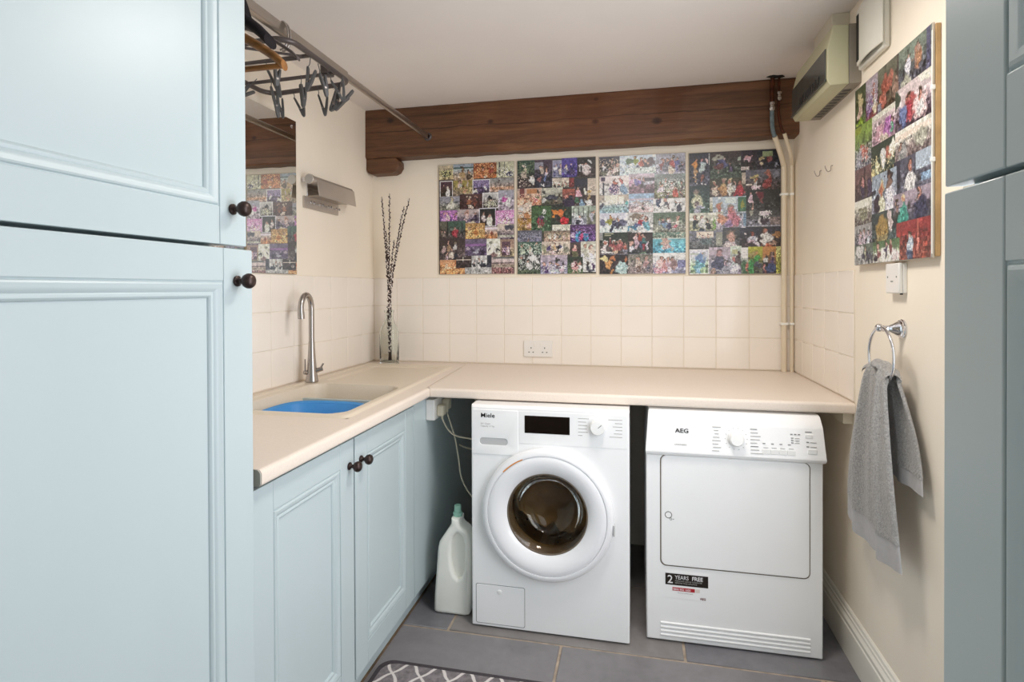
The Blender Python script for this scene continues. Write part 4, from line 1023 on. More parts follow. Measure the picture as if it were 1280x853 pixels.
def peg(x, y, z, tilt, yaw, length, spread):
    # two arms closed at the jaws below and spread at the grips above, hung by a wire link from one grip
    M_ = Matrix.Translation((x, y, z)) @ Matrix.Rotation(yaw, 4, 'Z') @ Matrix.Rotation(tilt, 4, 'Y')
    q = MB(); off = .020
    q.tube([M_ @ Vector((0, 0, .012)), M_ @ Vector((.003, 0, -off * .5)), M_ @ Vector((0, 0, -off - .004))], .0017, 6)
    J = Vector((length * .18 * (1 if spread > 0 else -1), 0, -off - length))
    for s_, top in ((0, Vector((0, 0, -off))), (1, Vector((length * math.sin(spread) * 1.6 + .012, 0, -off - length * .06)))):
        d = (J - top); d.normalize(); nrm = Vector((-d.z, 0, d.x)) * (1 if s_ else -1)
        vs = []
        for t_, w_, k_ in ((0, .006, .0025), (.08, .0078, .0035), (.55, .0085, .0042), (.9, .0066, .0045), (1, .0045, .0030)):
            c_ = top.lerp(J, t_) + nrm * (.0045 * math.sin(t_ * PI) * (-1 if s_ else 1) * -.3)
            for u_, v_ in ((-1, -1), (1, -1), (1, 1), (-1, 1)): vs.append(M_ @ (c_ + nrm * u_ * k_ + Vector((0, v_ * w_, 0))))
        q.add(vs, [(i * 4 + j, i * 4 + (j + 1) % 4, (i + 1) * 4 + (j + 1) % 4, (i + 1) * 4 + j) for i in range(4) for j in range(4)] + [(0, 1, 2, 3), (16, 17, 18, 19)])
    o = q.build('peg', 'peg_grey', ar, bevel=.001)
    c_ = Vector((0, 0, -off)).lerp(J, .62) + Vector((.003, 0, 0)); 
    MB().tube([M_ @ (c_ + Vector((0, -.009, 0))), M_ @ (c_ + Vector((0, .009, 0)))], .0040, 8).build('spring', 'steel', o, smooth=60)
for (px, py, tilt, yaw, ln, sp) in ((387, 76, .25, .3, .080, .12), (398, 84, -.15, .9, .078, .05), (411, 94, -.35, .4, .085, .22), (427, 98, .35, .2, .095, .28),
                                    (376, 98, .05, 1.2, .080, .05), (366, 116, -.28, .3, .078, .15), (397, 112, -.12, .4, .080, .16), (332, 79, -.25, .3, .10, .08),
                                    (344, 76, .1, 1.0, .062, .05), (338, 101, -.05, .8, .11, .05), (345, 115, -.1, .5, .080, .06), (318, 101, .9, .3, .06, .2), (424, 106, .5, .1, .08, .35)):
    p = on(2, AZ - .004, px, py); peg(p.x, p.y, p.z, tilt, yaw, ln, sp)

# ceiling lamp fitting just in front of the view
cl = thing('ceiling_light', 'round flush ceiling light in the middle of the room', 'lamp', (.05, 1.60, ZC))
MB().lathe([(0, 0), (.17, 0), (.17, .02), (.16, .025)], (.05, 1.60, ZC), (0, 0, -1), 40).build('lamp_base', 'skirting_white', cl, smooth=40)
MB().lathe([(.158, .022), (.145, .05), (.10, .068), (0, .075)], (.05, 1.60, ZC), (0, 0, -1), 40).build('diffuser', 'frosted_shade', cl, smooth=60)
#PHOTOS
# ------------------------------------------------------------------ photo collage boards
# Each board is painted print by print. Numbers are places on the board (see U = units of its own sheet),
# R = one print with sky/ground colours, E ellipse, B bar, P person (head radius, clothes, skin)
def hexc(h): return np.array([int(c, 16) * 17 / 255 for c in h])
def lin(a): return np.where(a <= .04045, a / 12.92, ((a + .055) / 1.055) ** 2.4)
def collage(root, spec, nloc, place, cell, seed):
    """spec text -> one part per print. nloc(u, v) -> 0..1 board coordinates; place(a, b, d) -> world point"""
    rs = np.random.RandomState(seed); prints = []
    for ln in spec.strip().splitlines():
        for it in ln.split(';'):
            q = it.split()
            if not q: continue
            if q[0] == 'R': prints.append(([float(v) for v in q[1:5]], q[5], q[6] if len(q) > 6 else q[5], []))
            else: prints[-1][3].append(q)
    W, Hh = place('size')
    for pi_, (rc, top, bot, items) in enumerate(prints):
        (a0, b0), (a1, b1) = nloc(rc[0], (rc[1])), nloc(rc[2], rc[3])
        um = (rc[0] + rc[2]) / 2
        b0 = nloc(um, rc[1])[1]; b1 = nloc(um, rc[3])[1]
        a0, a1, b0, b1 = [min(1, max(0, v)) for v in (a0, a1, b0, b1)]
        if a1 - a0 < .01 or b1 - b0 < .01: continue
        nx = max(3, int(round((a1 - a0) * W / cell))); ny = max(3, int(round((b1 - b0) * Hh / cell)))
        X_ = a0 + (np.arange(nx) + .5) / nx * (a1 - a0); Y_ = b0 + (np.arange(ny) + .5) / ny * (b1 - b0)
        AX, AY = np.meshgrid(X_, Y_, indexing='ij')
        t = (AY - b0) / (b1 - b0)
        c1, c2 = hexc(top), hexc(bot)
        tt = 1 / (1 + np.exp(-(t - .5) * 9)); img = c1 + (c2 - c1) * tt[..., None]
        # grainy texture of a real snapshot
        n_ = rs.randn(nx // 3 + 2, ny // 3 + 2); ii = np.arange(nx) / 3; jj = np.arange(ny) / 3
        n_ = n_[ii.astype(int)][:, jj.astype(int)]
        img = img * (1 + .16 * n_[..., None] * np.where(t > .3, 1, .45)[..., None]) + rs.randn(nx, ny, 1) * .035
        def smooth_noise(k_):
            a_ = rs.randn(nx // k_ + 3, ny // k_ + 3); fi = np.arange(nx) / k_; fj = np.arange(ny) / k_
            i0, j0 = fi.astype(int), fj.astype(int); u_, v_ = (fi - i0)[:, None], (fj - j0)[None]
            return (a_[i0][:, j0] * (1 - u_) + a_[i0 + 1][:, j0] * u_) * (1 - v_) + (a_[i0][:, j0 + 1] * (1 - u_) + a_[i0 + 1][:, j0 + 1] * u_) * v_
        WX_, WY_ = smooth_noise(3) * .013, smooth_noise(3) * .011
        def ell(cx, cy, rx, ry, col, soft=.45):
            cxx, cyy = nloc(cx, cy); ex = abs(nloc(cx + rx, cy)[0] - cxx); ey = abs(nloc(cx, cy + ry)[1] - cyy)
            d = ((AX + WX_ - cxx) / max(ex, 1e-4)) ** 2 + ((AY + WY_ - cyy) / max(ey, 1e-4)) ** 2
            m_ = np.clip((1.15 - d) / soft, 0, 1)[..., None]
            return m_, hexc(col)
        for q in items:
            if q[0] == 'E':
                q = [q[0], q[1], q[2], float(q[3]) * .86, float(q[4]) * .86, q[5]]
                m_, c_ = ell(*[float(v) for v in q[1:5]], q[5]); img = img * (1 - m_) + c_ * m_ * (1 + .06 * rs.randn(nx, ny, 1))
            elif q[0] == 'B':
                x0, y0, x1, y1 = [float(v) for v in q[1:5]]
                p0 = nloc(x0, y0); p1 = nloc(x1, y1); yy0 = nloc((x0 + x1) / 2, y0)[1]; yy1 = nloc((x0 + x1) / 2, y1)[1]
                m_ = ((AX >= p0[0]) & (AX <= p1[0]) & (AY >= yy0) & (AY <= yy1))[..., None].astype(float)
                img = img * (1 - m_) + hexc(q[5]) * m_ * (1 + .05 * rs.randn(nx, ny, 1))
            elif q[0] == 'P':
                cx, cy, h = [float(v) for v in q[1:4]]; h *= .84; cl_ = q[4]; skn = q[5] if len(q) > 5 else 'c98'
                hair = q[6] if len(q) > 6 else '432'
                for (x_, y_, rx, ry, c_) in ((cx, cy + h * 2.9, h * 1.45, h * 2.2, cl_), (cx, cy - h * .3, h * 1.05, h * 1.1, hair), (cx, cy + h * .1, h * .8, h, skn)):
                    m_, cc = ell(x_, y_, rx, ry, c_); img = img * (1 - m_) + cc * m_ * (1 + .08 * rs.randn(nx, ny, 1))
            elif q[0] == 'S':   # speckle of a colour (foliage, crowd): x0 y0 x1 y1 colour density
                x0, y0, x1, y1 = [float(v) for v in q[1:5]]; p0 = nloc(x0, y0); p1 = nloc(x1, y1)
                m_ = ((AX >= p0[0]) & (AX <= p1[0]) & (AY >= p0[1]) & (AY <= p1[1]) & (rs.rand(nx, ny) < float(q[6])))[..., None].astype(float)
                img = img * (1 - m_) + hexc(q[5]) * m_
            elif q[0] == 'F':   # white border of the print
                c_ = hexc(q[1]); img[0, :] = c_; img[-1, :] = c_; img[:, 0] = c_; img[:, -1] = c_
        # grain, darker folds and lighter glints as in a small busy snapshot; faded, a little grey
        g1 = rs.randn(nx, ny, 1); g2 = np.repeat(np.repeat(rs.randn((nx + 1) // 2, (ny + 1) // 2, 1), 2, 0), 2, 1)[:nx, :ny]
        act = np.clip((t - .18) / .3, .25, 1)[..., None]
        img = img * (1 + .13 * g1 * act) + .075 * g2 * act
        gm = img.mean(-1, keepdims=True); img = gm + (img - gm) * .80
        img = np.clip(img, .03, .96)
        d = .0006 + .00035 * pi_ / 4
        gx_ = a0 + np.arange(nx + 1) / nx * (a1 - a0); gy_ = b0 + np.arange(ny + 1) / ny * (b1 - b0)
        vs = [place(a, b, d) for a in gx_ for b in gy_]
        fs = [(i * (ny + 1) + j, (i + 1) * (ny + 1) + j, (i + 1) * (ny + 1) + j + 1, i * (ny + 1) + j + 1) for i in range(nx) for j in range(ny)]
        cols = lin(img.reshape(-1, 3)) * .92
        cs = [(a0, b0), (a1, b0), (a1, b1), (a0, b1)]; nb = len(vs)
        vs += [place(a, b, d) for a, b in cs] + [place(a, b, -.0004) for a, b in cs]
        fs += [(nb + i, nb + (i + 1) % 4, nb + 4 + (i + 1) % 4, nb + 4 + i) for i in range(4)]
        cols = np.vstack([cols, np.full((4, 3), .6)])
        o3 = offs(root); me = bpy.data.meshes.new('photo_print')
        me.from_pydata([(v[0] - o3.x, v[1] - o3.y, v[2] - o3.z) for v in vs], [], fs); me.update()
        ca = me.color_attributes.new('Col', 'FLOAT_COLOR', 'CORNER')
        arr = np.ones((len(me.loops), 4), np.float32); k_ = 0
        arr[:, :3] = np.repeat(cols, 4, axis=0)
        ca.data.foreach_set('color', arr.ravel())
        me.materials.append(MATS['photo_print'])
        o = bpy.data.objects.new('photo_print', me); COL.objects.link(o); o.parent = root

def back_board(label, x0, x1, z0, z1, spec, size, seed, tilt=0.0):
    """a board hung on the back wall; size = (u0, u1, top left v, top right v, bottom v)"""
    u0, u1, tl, tr_, bt_ = size
    t = thing('photo_board', label, 'photo collage', ((x0 + x1) / 2, YB, z0), 'photo collage boards on the back wall')
    MB().box(x0, YB - .012, z0, x1, YB - .001, z1).build('backing_board', 'board_core', t, bevel=.001)
    def nloc(u, v):
        s_ = (u - u0) / (u1 - u0); tp_ = tl + (tr_ - tl) * s_
        return s_, (v - tp_) / (bt_ - tp_)
    def place(a, b=None, d=0):
        if a == 'size': return (x1 - x0, z1 - z0)
        return (x0 + .002 + (x1 - x0 - .004) * a, YB - .012 - d, z1 - .002 - (z1 - z0 - .004) * b)
    collage(t, spec, nloc, place, .0042, seed)
    return t

S1 = """
R 45 95 1145 1665 544 433
R 50 100 265 300 cb9 ba7;E 150 230 90 45 443;E 160 170 20 30 332;S 60 170 250 260 ee9 .3
R 262 60 560 330 9ab ca8;B 262 120 560 135 466;B 262 135 560 165 bcc;P 400 150 30 b96 864;P 490 190 28 543 b86 211
R 560 45 895 275 942 b63;S 570 60 880 260 fb7 .25;E 660 210 50 40 d85;P 700 140 22 c74;P 830 110 24 a43;E 745 245 25 15 fec
R 895 35 1145 265 cca bb9;B 930 40 950 240 555;B 1000 40 1015 200 777;E 1085 215 60 35 446;S 910 120 1140 240 eed .3
R 262 310 545 540 a94 876;P 355 340 18 ecb;P 385 330 20 bbb;P 480 310 18 baa;S 380 410 540 500 cb7 .5;E 430 470 30 50 c97
R 60 320 255 555 534 321;P 180 395 22 eed edc;E 180 500 36 70 eee;P 118 395 15 321;F eee
R 545 295 800 515 769 435;P 585 420 18 eed;P 730 380 20 eee;S 560 310 790 400 a9c .4;F eee
R 800 275 1140 470 999 b98;B 800 400 1140 440 c97;E 915 330 14 50 544
R 60 545 360 755 99a 887;P 245 580 26 cca cb9;E 230 670 90 50 ddc
R 355 510 700 720 533 422;P 495 555 26 a64 cba;P 590 550 24 433;E 580 640 30 50 843;E 510 690 45 30 dcb
R 690 485 920 715 ccc 433;E 795 550 30 30 223;P 790 590 20 cca;P 850 600 18 997;S 710 600 900 690 bba .4;F eee
R 920 450 1145 750 aab a9a;E 1030 600 75 65 eee;E 1010 590 55 45 c5a;E 1060 640 40 60 ddd;E 985 600 25 20 d6b
R 60 745 330 940 a6b 639;P 120 790 28 dae;P 170 800 26 edc;P 290 800 26 959;S 70 760 320 920 e9d .25
R 320 730 655 960 cbb 546;E 460 780 35 60 c98;P 460 800 22 dbb;P 590 790 26 324;E 500 940 130 30 dca
R 640 710 885 980 222 322;P 700 800 24 dcc;P 790 810 26 eed;E 790 910 55 70 eed;F dde
R 880 745 1145 960 c7b b8b;S 900 760 1140 940 fce .4;P 960 880 14 fdd;P 1020 880 14 fed;P 1080 880 14 fed
R 60 900 330 1180 665 433;P 105 1040 22 987;B 170 900 190 1160 222;P 150 1060 16 766
R 185 900 440 1170 465 544;E 295 1080 55 70 a34;P 285 1000 26 b34;B 380 920 400 1150 223
R 440 930 725 1155 b84 c95;P 500 1010 24 eb7;P 600 990 22 e94;S 450 950 715 1140 fc8 .25;E 600 1070 50 50 d84
R 725 985 910 1160 dcc b74;E 815 1080 25 40 943;B 725 1000 910 1020 ede
R 905 940 1145 1170 dcb 656;E 1070 1000 80 50 445;B 905 1100 1145 1130 bba
R 60 1150 440 1500 433 655;P 115 1260 24 b99 edc;P 190 1230 26 a86;P 235 1320 28 dcb;P 300 1210 24 ccc 987;E 300 1420 35 60 223;P 165 1370 22 dbc
R 435 1160 750 1400 768 546;B 440 1230 740 1260 96a;E 590 1340 60 45 aab;E 490 1310 40 25 cbc;E 690 1340 40 30 324
R 750 1155 945 1420 eed ddc;E 810 1220 20 30 887;E 790 1310 14 40 323;E 850 1390 60 40 866;E 910 1330 25 20 333
R 945 1165 1150 1415 a87 a97;B 970 1200 1090 1400 645;P 1010 1260 18 647;P 1060 1260 18 ecc;S 980 1280 1090 1390 ecd .3
R 60 1460 430 1665 d96 e95;E 180 1560 60 30 fdb;E 330 1520 90 60 c63;S 80 1500 420 1600 fc9 .25;B 60 1610 430 1640 ea6
R 300 1420 530 1580 433 322;B 395 1370 405 1480 eed;B 300 1455 520 1470 edc
R 430 1570 820 1665 aaa bbb
R 530 1400 755 1590 ccc bbb;P 570 1490 16 334;P 635 1470 16 222;P 700 1470 16 234;E 690 1540 60 30 334;E 630 1550 20 40 eee
R 755 1395 820 1570 334 334
R 820 1425 1155 1665 dcc 744;B 820 1500 1155 1515 433;B 820 1530 1155 1575 a98;S 830 1570 1150 1660 c99 .3;B 840 1430 1150 1445 777
"""
S2 = """
R 35 60 1185 1665 333 443
R 45 70 300 450 354 433;P 145 155 28 eeb dcb ddd;E 130 260 60 60 cba;E 255 340 50 50 eee;E 130 400 45 60 544;S 50 90 290 250 786 .35;S 50 280 290 440 dcb .15
R 295 65 565 455 545 334;B 300 100 425 200 99a;P 465 200 26 dcd c98;E 470 330 30 60 67a;E 350 350 50 90 223;P 400 180 22 cba;E 420 415 25 18 eee;E 370 350 30 40 966
R 560 75 700 315 99b 447;P 610 160 24 eef dbb;P 690 160 24 dcb;E 625 270 30 50 88a;F aab
R 695 50 925 315 54a 438;P 760 160 24 dcb;P 830 140 24 439 dbb;E 850 230 55 60 436;E 690 240 35 60 88b;E 760 240 30 50 77a
R 920 45 1190 320 333 322;P 990 150 22 eee;P 1045 130 24 dcc;E 1060 230 55 80 dcc;E 960 210 20 60 ddd;E 1115 100 25 20 ddd;E 985 225 20 40 223
R 555 325 800 460 dcb bba;P 600 410 18 433;P 650 400 18 555;P 700 410 18 764;P 760 410 18 544;E 545 400 20 40 eee
R 800 330 880 460 833 833
R 875 340 1185 600 334 433;B 1075 340 1185 580 cba;B 900 345 1060 440 334;P 925 480 26 eaa;P 1035 490 22 ddc;E 940 560 45 50 eab;E 1090 530 30 30 b95
R 35 460 400 700 dba b75;B 75 465 145 590 844;B 175 475 330 540 c85;P 290 580 24 c66;P 350 530 28 775;E 100 640 60 40 eca;E 200 690 60 30 dcb;E 310 630 60 40 c56;S 50 540 390 690 fca .25
R 395 460 710 690 ccb 443;E 430 530 30 20 444;E 560 600 150 40 445;P 655 570 24 776 543;E 430 640 50 30 ccc;E 620 650 60 40 765
R 705 480 885 700 a54 323;P 760 580 28 334 d87;P 820 560 28 334 c76
R 730 640 880 890 324 323
R 880 590 1185 730 433 544;E 910 640 30 50 475;E 980 680 50 60 79b;P 1090 600 32 eed b96;E 1100 670 60 50 eee
R 35 690 255 900 dcb a86;S 45 700 250 890 fdc .3;E 90 740 50 40 ddd;E 180 840 60 40 c85
R 35 880 255 1050 b83 a84;E 150 880 40 40 633;E 210 990 40 30 c87;S 45 890 250 1000 dba .25
R 245 710 540 1080 463 353;E 430 800 32 38 eee;E 430 860 25 25 dde;E 385 940 85 60 a24;E 390 880 50 40 536;E 370 1010 30 20 dba;S 250 720 530 1070 575 .25
R 535 730 840 980 343 232;E 590 810 60 60 e83;E 690 810 65 60 e73;E 730 930 80 70 d23;E 630 900 30 50 322
R 840 720 1060 990 bcb 99a;B 860 740 875 850 444;B 930 740 945 850 444;B 1000 740 1010 850 555;P 960 870 24 bbc;E 920 950 40 40 223
R 1055 720 1185 1000 9a9 776;B 1075 730 1090 1000 554;P 1130 810 22 bbc
R 555 975 830 1090 ddc ccb
R 430 1060 840 1210 876 a87;P 510 1090 18 ccb;P 590 1095 18 eee;P 660 1090 18 555;P 735 1095 22 dbb;S 440 1080 830 1200 cb9 .3
R 815 980 1185 1225 536 426;P 920 1060 20 39b;P 985 1090 18 c45;P 1040 1070 20 39b;E 915 1160 32 70 39c;E 1045 1160 32 70 39c;E 980 1160 25 50 c36;E 855 1130 30 60 cbc;S 830 1000 1180 1200 a7c .2
R 40 1050 400 1250 667 668;S 50 1070 390 1240 99a .35;P 190 1180 26 99a;B 360 1070 372 1240 99a
R 40 1210 395 1500 465 344;P 110 1280 30 bca;P 220 1300 28 dcc;P 320 1240 26 676;S 50 1230 390 1480 bcb .3
R 400 1210 820 1400 dcb ba9;P 510 1245 20 547;P 590 1240 20 db8;P 660 1245 20 447;E 570 1360 60 40 dbb;E 640 1330 20 50 323;E 440 1310 40 70 997;E 760 1310 50 80 887
R 815 1225 975 1450 544 433;P 885 1310 36 664 d99 a76;E 890 1270 30 20 eba
R 970 1215 1185 1640 ccb eee;P 1040 1290 32 bba c98 864;P 1130 1290 30 dcb;E 1000 1450 35 90 eef;E 1110 1440 50 90 eef;P 1070 1530 26 334 322;E 1130 1620 50 30 445;E 1160 1560 30 50 536
R 40 1390 380 1665 444 454;E 275 1440 80 60 eee;E 340 1480 25 50 eee;P 190 1480 24 eee;P 90 1450 20 bcb;S 50 1400 370 1600 ddd .25;E 230 1560 40 60 ddd;S 40 1600 370 1660 675 .4
R 380 1400 775 1665 bab 99b;P 430 1540 26 649;E 445 1600 50 60 537;P 510 1520 22 bab;P 560 1500 22 99a;P 630 1520 24 656;P 700 1540 22 dbc;E 590 1620 90 30 bcc;E 635 1470 20 60 333;S 400 1550 760 1650 ddd .2
R 775 1430 1000 1665 343 453;P 895 1480 30 844 322;E 890 1540 60 60 ecc;E 880 1600 60 40 eaa;P 960 1530 26 eee;E 900 1530 30 40 723;S 780 1600 1000 1660 685 .4
"""
S3 = """
R 35 45 1215 1660 889 99a
R 35 65 385 320 445 333;P 95 170 22 bbc;P 200 130 24 433;P 240 190 24 ecc;P 285 190 22 edd;P 180 240 22 edd;P 330 200 24 443;S 40 90 380 310 cba .22;E 100 280 60 40 776
R 320 45 820 330 cde bcd;E 480 130 90 40 575;E 730 150 90 70 545;P 540 75 24 892 b85;P 605 100 24 b54;P 655 115 24 334;P 695 150 22 433;E 565 240 28 50 224;E 690 220 30 50 334;B 390 220 820 300 cdd
R 820 35 1215 320 aab 99a;P 905 140 22 844;P 970 120 24 667;P 1035 90 28 b55 dba;E 1035 160 48 60 b55;E 1025 250 45 60 dcb;P 1100 110 24 66a;P 1165 150 26 545;E 960 230 35 60 778;E 1100 230 30 60 77a;S 1130 60 1210 310 889 .4
R 35 325 450 580 edd ccc;B 60 340 120 400 435;B 85 420 100 580 334;P 245 410 34 645 c65;E 240 510 75 70 547;S 170 460 310 570 ecd .3;P 345 400 32 79b c66;E 385 520 60 60 79b
R 450 300 800 565 cbc 756;P 480 370 20 c9b;P 540 370 20 66a;P 590 370 20 76b;P 650 380 24 445;E 720 420 90 25 bbc;B 660 360 800 400 445;E 750 530 60 30 434;E 630 480 40 50 434
R 800 310 1215 640 899 775;S 860 380 1200 600 ddd .3;P 950 390 20 ddd;P 1030 450 20 dcc;P 1085 500 28 c54;P 890 460 20 dcd;P 1160 430 24 544;P 970 570 24 556;P 1160 560 22 766;S 810 320 1210 400 777 .3
R 35 585 445 830 cba 8ab;B 110 590 205 715 eed;B 215 590 290 710 eed;B 300 600 375 700 eed;E 405 690 35 40 4aa;E 240 780 180 40 9bb;E 70 730 30 60 556
R 445 570 790 850 9bd dbb;E 600 690 140 25 baa;E 490 710 50 20 dde;P 643 730 16 333;E 720 720 60 25 ccc;B 445 640 790 660 cbc
R 780 640 1215 850 eee ddd;P 855 620 22 446;E 852 720 22 60 346;P 950 650 20 445;E 930 740 60 14 556;E 985 755 20 20 644;P 1080 700 14 455;P 1135 710 22 334;E 1130 780 35 20 445
R 35 830 435 1100 dde dee;E 90 960 60 60 668;E 350 970 90 60 557;P 190 880 26 994 b85;E 160 950 45 40 993;P 235 915 24 335;P 290 930 24 335;E 205 1050 35 60 224;E 310 1030 40 60 334;B 35 1040 180 1095 dee
R 430 825 780 1100 ccc ddd;E 530 880 90 50 876;E 500 1040 100 40 48a;P 615 900 26 c34;E 615 970 35 50 b34;P 680 920 32 46a;E 690 1010 50 60 6ab;E 560 1000 60 30 558
R 780 830 1215 1100 676 887;P 870 920 22 9ab;P 930 920 22 545;P 990 920 22 dcc;P 1110 900 24 dcb;E 1080 1010 40 40 b56;E 940 1000 50 50 79b;B 960 965 1100 980 dcc;S 790 840 1210 920 575 .3;S 790 1000 1210 1090 bbb .25;E 1000 1020 25 60 446
R 35 1095 490 1390 232 544;B 35 1100 80 1200 999;P 105 1230 26 edd b76 eee;P 185 1190 26 844 a65 eee;P 235 1220 26 a55 b76 ddd;P 285 1235 26 944;P 335 1220 26 b66 b76 eee;P 400 1250 26 c65;E 250 1350 50 40 db9;E 90 1340 60 40 edd;E 160 1370 120 20 eee;E 390 1360 70 30 99a;B 110 1105 230 1118 bb9;B 110 1135 195 1145 bb9
R 430 1100 775 1390 322 333;P 480 1240 32 dde;E 480 1320 40 60 dde;P 545 1130 24 dbb;E 545 1250 32 70 cab;P 600 1120 24 a43;P 660 1140 26 477;E 605 1260 35 70 346;E 655 1280 30 50 a34;E 700 1280 25 60 dcd;E 630 1370 60 20 575
R 775 1100 1215 1190 687 676;S 780 1100 1210 1180 bba .3
R 775 1180 1215 1385 6bc 5ac;B 775 1178 1215 1188 cdd;E 940 1230 65 70 ca9;P 945 1160 34 ca9 c88 a98;E 960 1290 80 40 dbb;E 1050 1330 40 30 bcc
R 35 1395 435 1660 322 322;E 100 1450 50 40 ed9;E 150 1530 60 80 d95;E 220 1450 50 60 c74;E 330 1590 90 90 bdd;P 360 1440 60 bdd 322 123;E 405 1470 20 50 c74;E 210 1630 30 30 c84
R 435 1395 775 1660 776 877;P 570 1450 32 ca9;P 690 1450 32 c99;E 575 1600 45 60 643;E 710 1590 45 60 445;E 570 1520 45 40 cba;E 690 1510 40 40 c99;S 440 1400 770 1650 a99 .2
R 775 1380 1215 1660 eee 99b;E 860 1540 70 80 ecc;P 890 1460 30 ebb;P 940 1500 34 c88 b76;P 1000 1460 30 cab;P 1060 1470 34 a87 b87;E 1060 1560 50 70 977;E 860 1630 90 40 eab;B 1110 1480 1215 1580 77a;E 990 1620 40 50 dcd
"""
S4 = """
R 35 15 1225 1640 333 333
R 40 90 310 500 334 445;P 130 180 24 d94 c87;E 125 220 38 50 e94;E 125 330 30 60 c96;P 205 160 26 bcd c88;E 210 270 42 70 bcc;E 210 400 26 50 a65;E 120 420 14 50 a86;E 140 465 20 12 eee;E 205 465 20 12 eee;E 280 180 30 40 ecc;B 295 70 315 240 ccc
R 320 60 740 400 433 454;E 420 150 90 40 aa9;P 500 160 26 56a dbb;E 480 230 100 60 558;E 430 260 70 50 744;E 585 290 20 20 cba;P 590 230 24 546;E 690 150 40 40 bcb
R 720 40 930 330 323 222;P 825 140 42 322 daa c99;E 825 170 36 56 dab;B 720 260 820 295 cbb
R 925 30 1220 290 223 223;P 975 150 38 323 cb8 222;E 980 230 25 25 cb9;B 1000 50 1130 120 9a7;E 1075 150 60 40 844;E 1170 240 25 35 99a
R 310 400 785 640 443 544;P 380 470 32 dba b76 dca;P 485 440 34 b96 b87 dca;P 570 450 34 dcc b76 eda;P 640 470 28 ccc;P 705 460 34 b33 a65 432;E 700 580 90 60 b23;E 485 570 60 70 b85;E 590 560 45 70 ddc;E 370 590 50 50 cba
R 730 330 785 480 cba cba
R 780 290 1220 560 667 433;P 905 430 36 ccc c86 543;E 880 385 60 25 cb7;E 900 520 70 40 ecd;P 1070 370 38 a43 b65 322;E 1060 330 60 24 a65;E 1060 460 70 60 933;B 760 480 860 500 dcb;E 1170 350 50 50 889
R 40 500 310 860 344 465;P 130 590 48 cca 987 766;E 150 720 110 90 cca;P 140 740 36 99a 877 655;E 215 790 50 40 bbd
R 310 650 350 830 ddd 997
R 350 640 785 1080 bcd 99a;B 520 650 660 730 dee;B 685 650 780 830 475;E 740 740 25 60 993;P 440 790 56 bba c76 b85;P 590 800 60 b77 c77 987;E 470 940 70 90 c86;E 620 930 110 110 c78;E 570 1000 60 60 97a;E 420 1010 50 60 cbc;B 745 860 800 1020 79b
R 785 550 1220 840 222 333;P 850 600 22 dbc b88;E 850 690 34 60 dbc;E 860 780 16 50 c98;E 975 620 55 60 723;E 985 690 20 60 844;E 930 590 16 20 b88
R 790 820 1220 1030 444 778;E 1030 860 80 40 dcd;S 940 820 1110 950 eee .3;E 850 860 30 40 aa9;E 1020 960 60 60 434;E 960 950 25 40 ccc;B 1090 910 1220 1010 877;B 800 1010 1220 1025 99a
R 40 850 395 1090 ddc 997;P 120 920 24 333;P 210 910 24 ddd;P 290 950 24 333;E 110 1010 36 60 233;E 210 990 60 40 ddd;E 310 1020 40 60 333;E 370 1000 25 90 7a4;E 190 1060 40 30 234;E 240 1050 20 40 dde
R 40 1080 500 1300 778 555;B 140 1090 360 1170 edc;P 170 1110 20 ccb;P 230 1140 16 b99;P 290 1140 16 b98;P 330 1140 16 ddc;E 260 1230 90 40 566;B 390 1100 480 1280 998;E 70 1130 30 30 666
R 480 1040 720 1320 444 555;P 590 1160 78 cbc b98 765;E 590 1290 130 60 dcc;E 590 1160 55 80 c98
R 700 1040 1225 1290 334 322;P 860 1110 34 b9a 943;E 870 1180 80 50 bbc;P 1020 1090 40 ddd b76;E 1050 1170 100 70 ddd;E 1180 1150 60 50 a74;E 920 1260 50 40 ede;E 1060 1270 80 24 c64;E 1130 1240 70 20 976;E 770 1125 18 14 fee
R 40 1320 300 1640 dde 9b8;B 50 1370 230 1390 ab8;E 190 1450 80 70 68b;E 170 1530 90 60 6ab;E 150 1590 50 60 8bd;P 220 1390 18 68b;F eee
R 300 1295 580 1640 bab 889;P 440 1370 48 445 b88 644;E 430 1530 115 100 446;P 515 1500 36 99a cab;E 420 1580 40 12 bbb;E 350 1610 50 40 a87
R 580 1280 725 1640 cdc 98a;B 600 1320 680 1380 bb8;P 640 1470 44 bcc c77 a76;E 640 1590 75 70 ccd;P 690 1390 34 544 533 322
R 720 1300 890 1640 ddd 565;E 760 1560 40 100 363;E 800 1570 24 90 c65;B 720 1300 800 1440 eee
R 810 1290 1000 1640 bb3 443;E 880 1390 60 60 a95;P 920 1370 34 4a4 c85 a94;E 850 1560 45 110 394;E 940 1530 70 60 445
R 995 1290 1180 1640 c84 323;E 1060 1350 60 40 c84;P 1110 1420 36 436 977;E 1100 1560 90 90 347;E 1030 1490 30 120 222;E 1010 1570 14 60 b77;B 1005 1440 1060 1490 ccc
R 1165 1290 1225 1640 dd8 bb4;S 1170 1300 1220 1640 773 .3
"""
back_board('photo collage board, leftmost on the back wall, orange and purple prints', -1.042, -.620, 1.379, 1.975, S1, (45, 1145, 95, 30, 1665), 3)
back_board('photo collage board, second from the left on the back wall, red jumper near its centre', -.606, -.193, 1.376, 1.977, S2, (35, 1185, 70, 40, 1660), 5)
back_board('photo collage board, third from the left on the back wall, pale snow and pool prints', -.178, .247, 1.372, 1.973, S3, (35, 1215, 65, 25, 1660), 7)
back_board('photo collage board, rightmost on the back wall beside the pipes, mostly dark prints', .260, .684, 1.367, 1.968, S4, (35, 1225, 85, 20, 1640), 9)

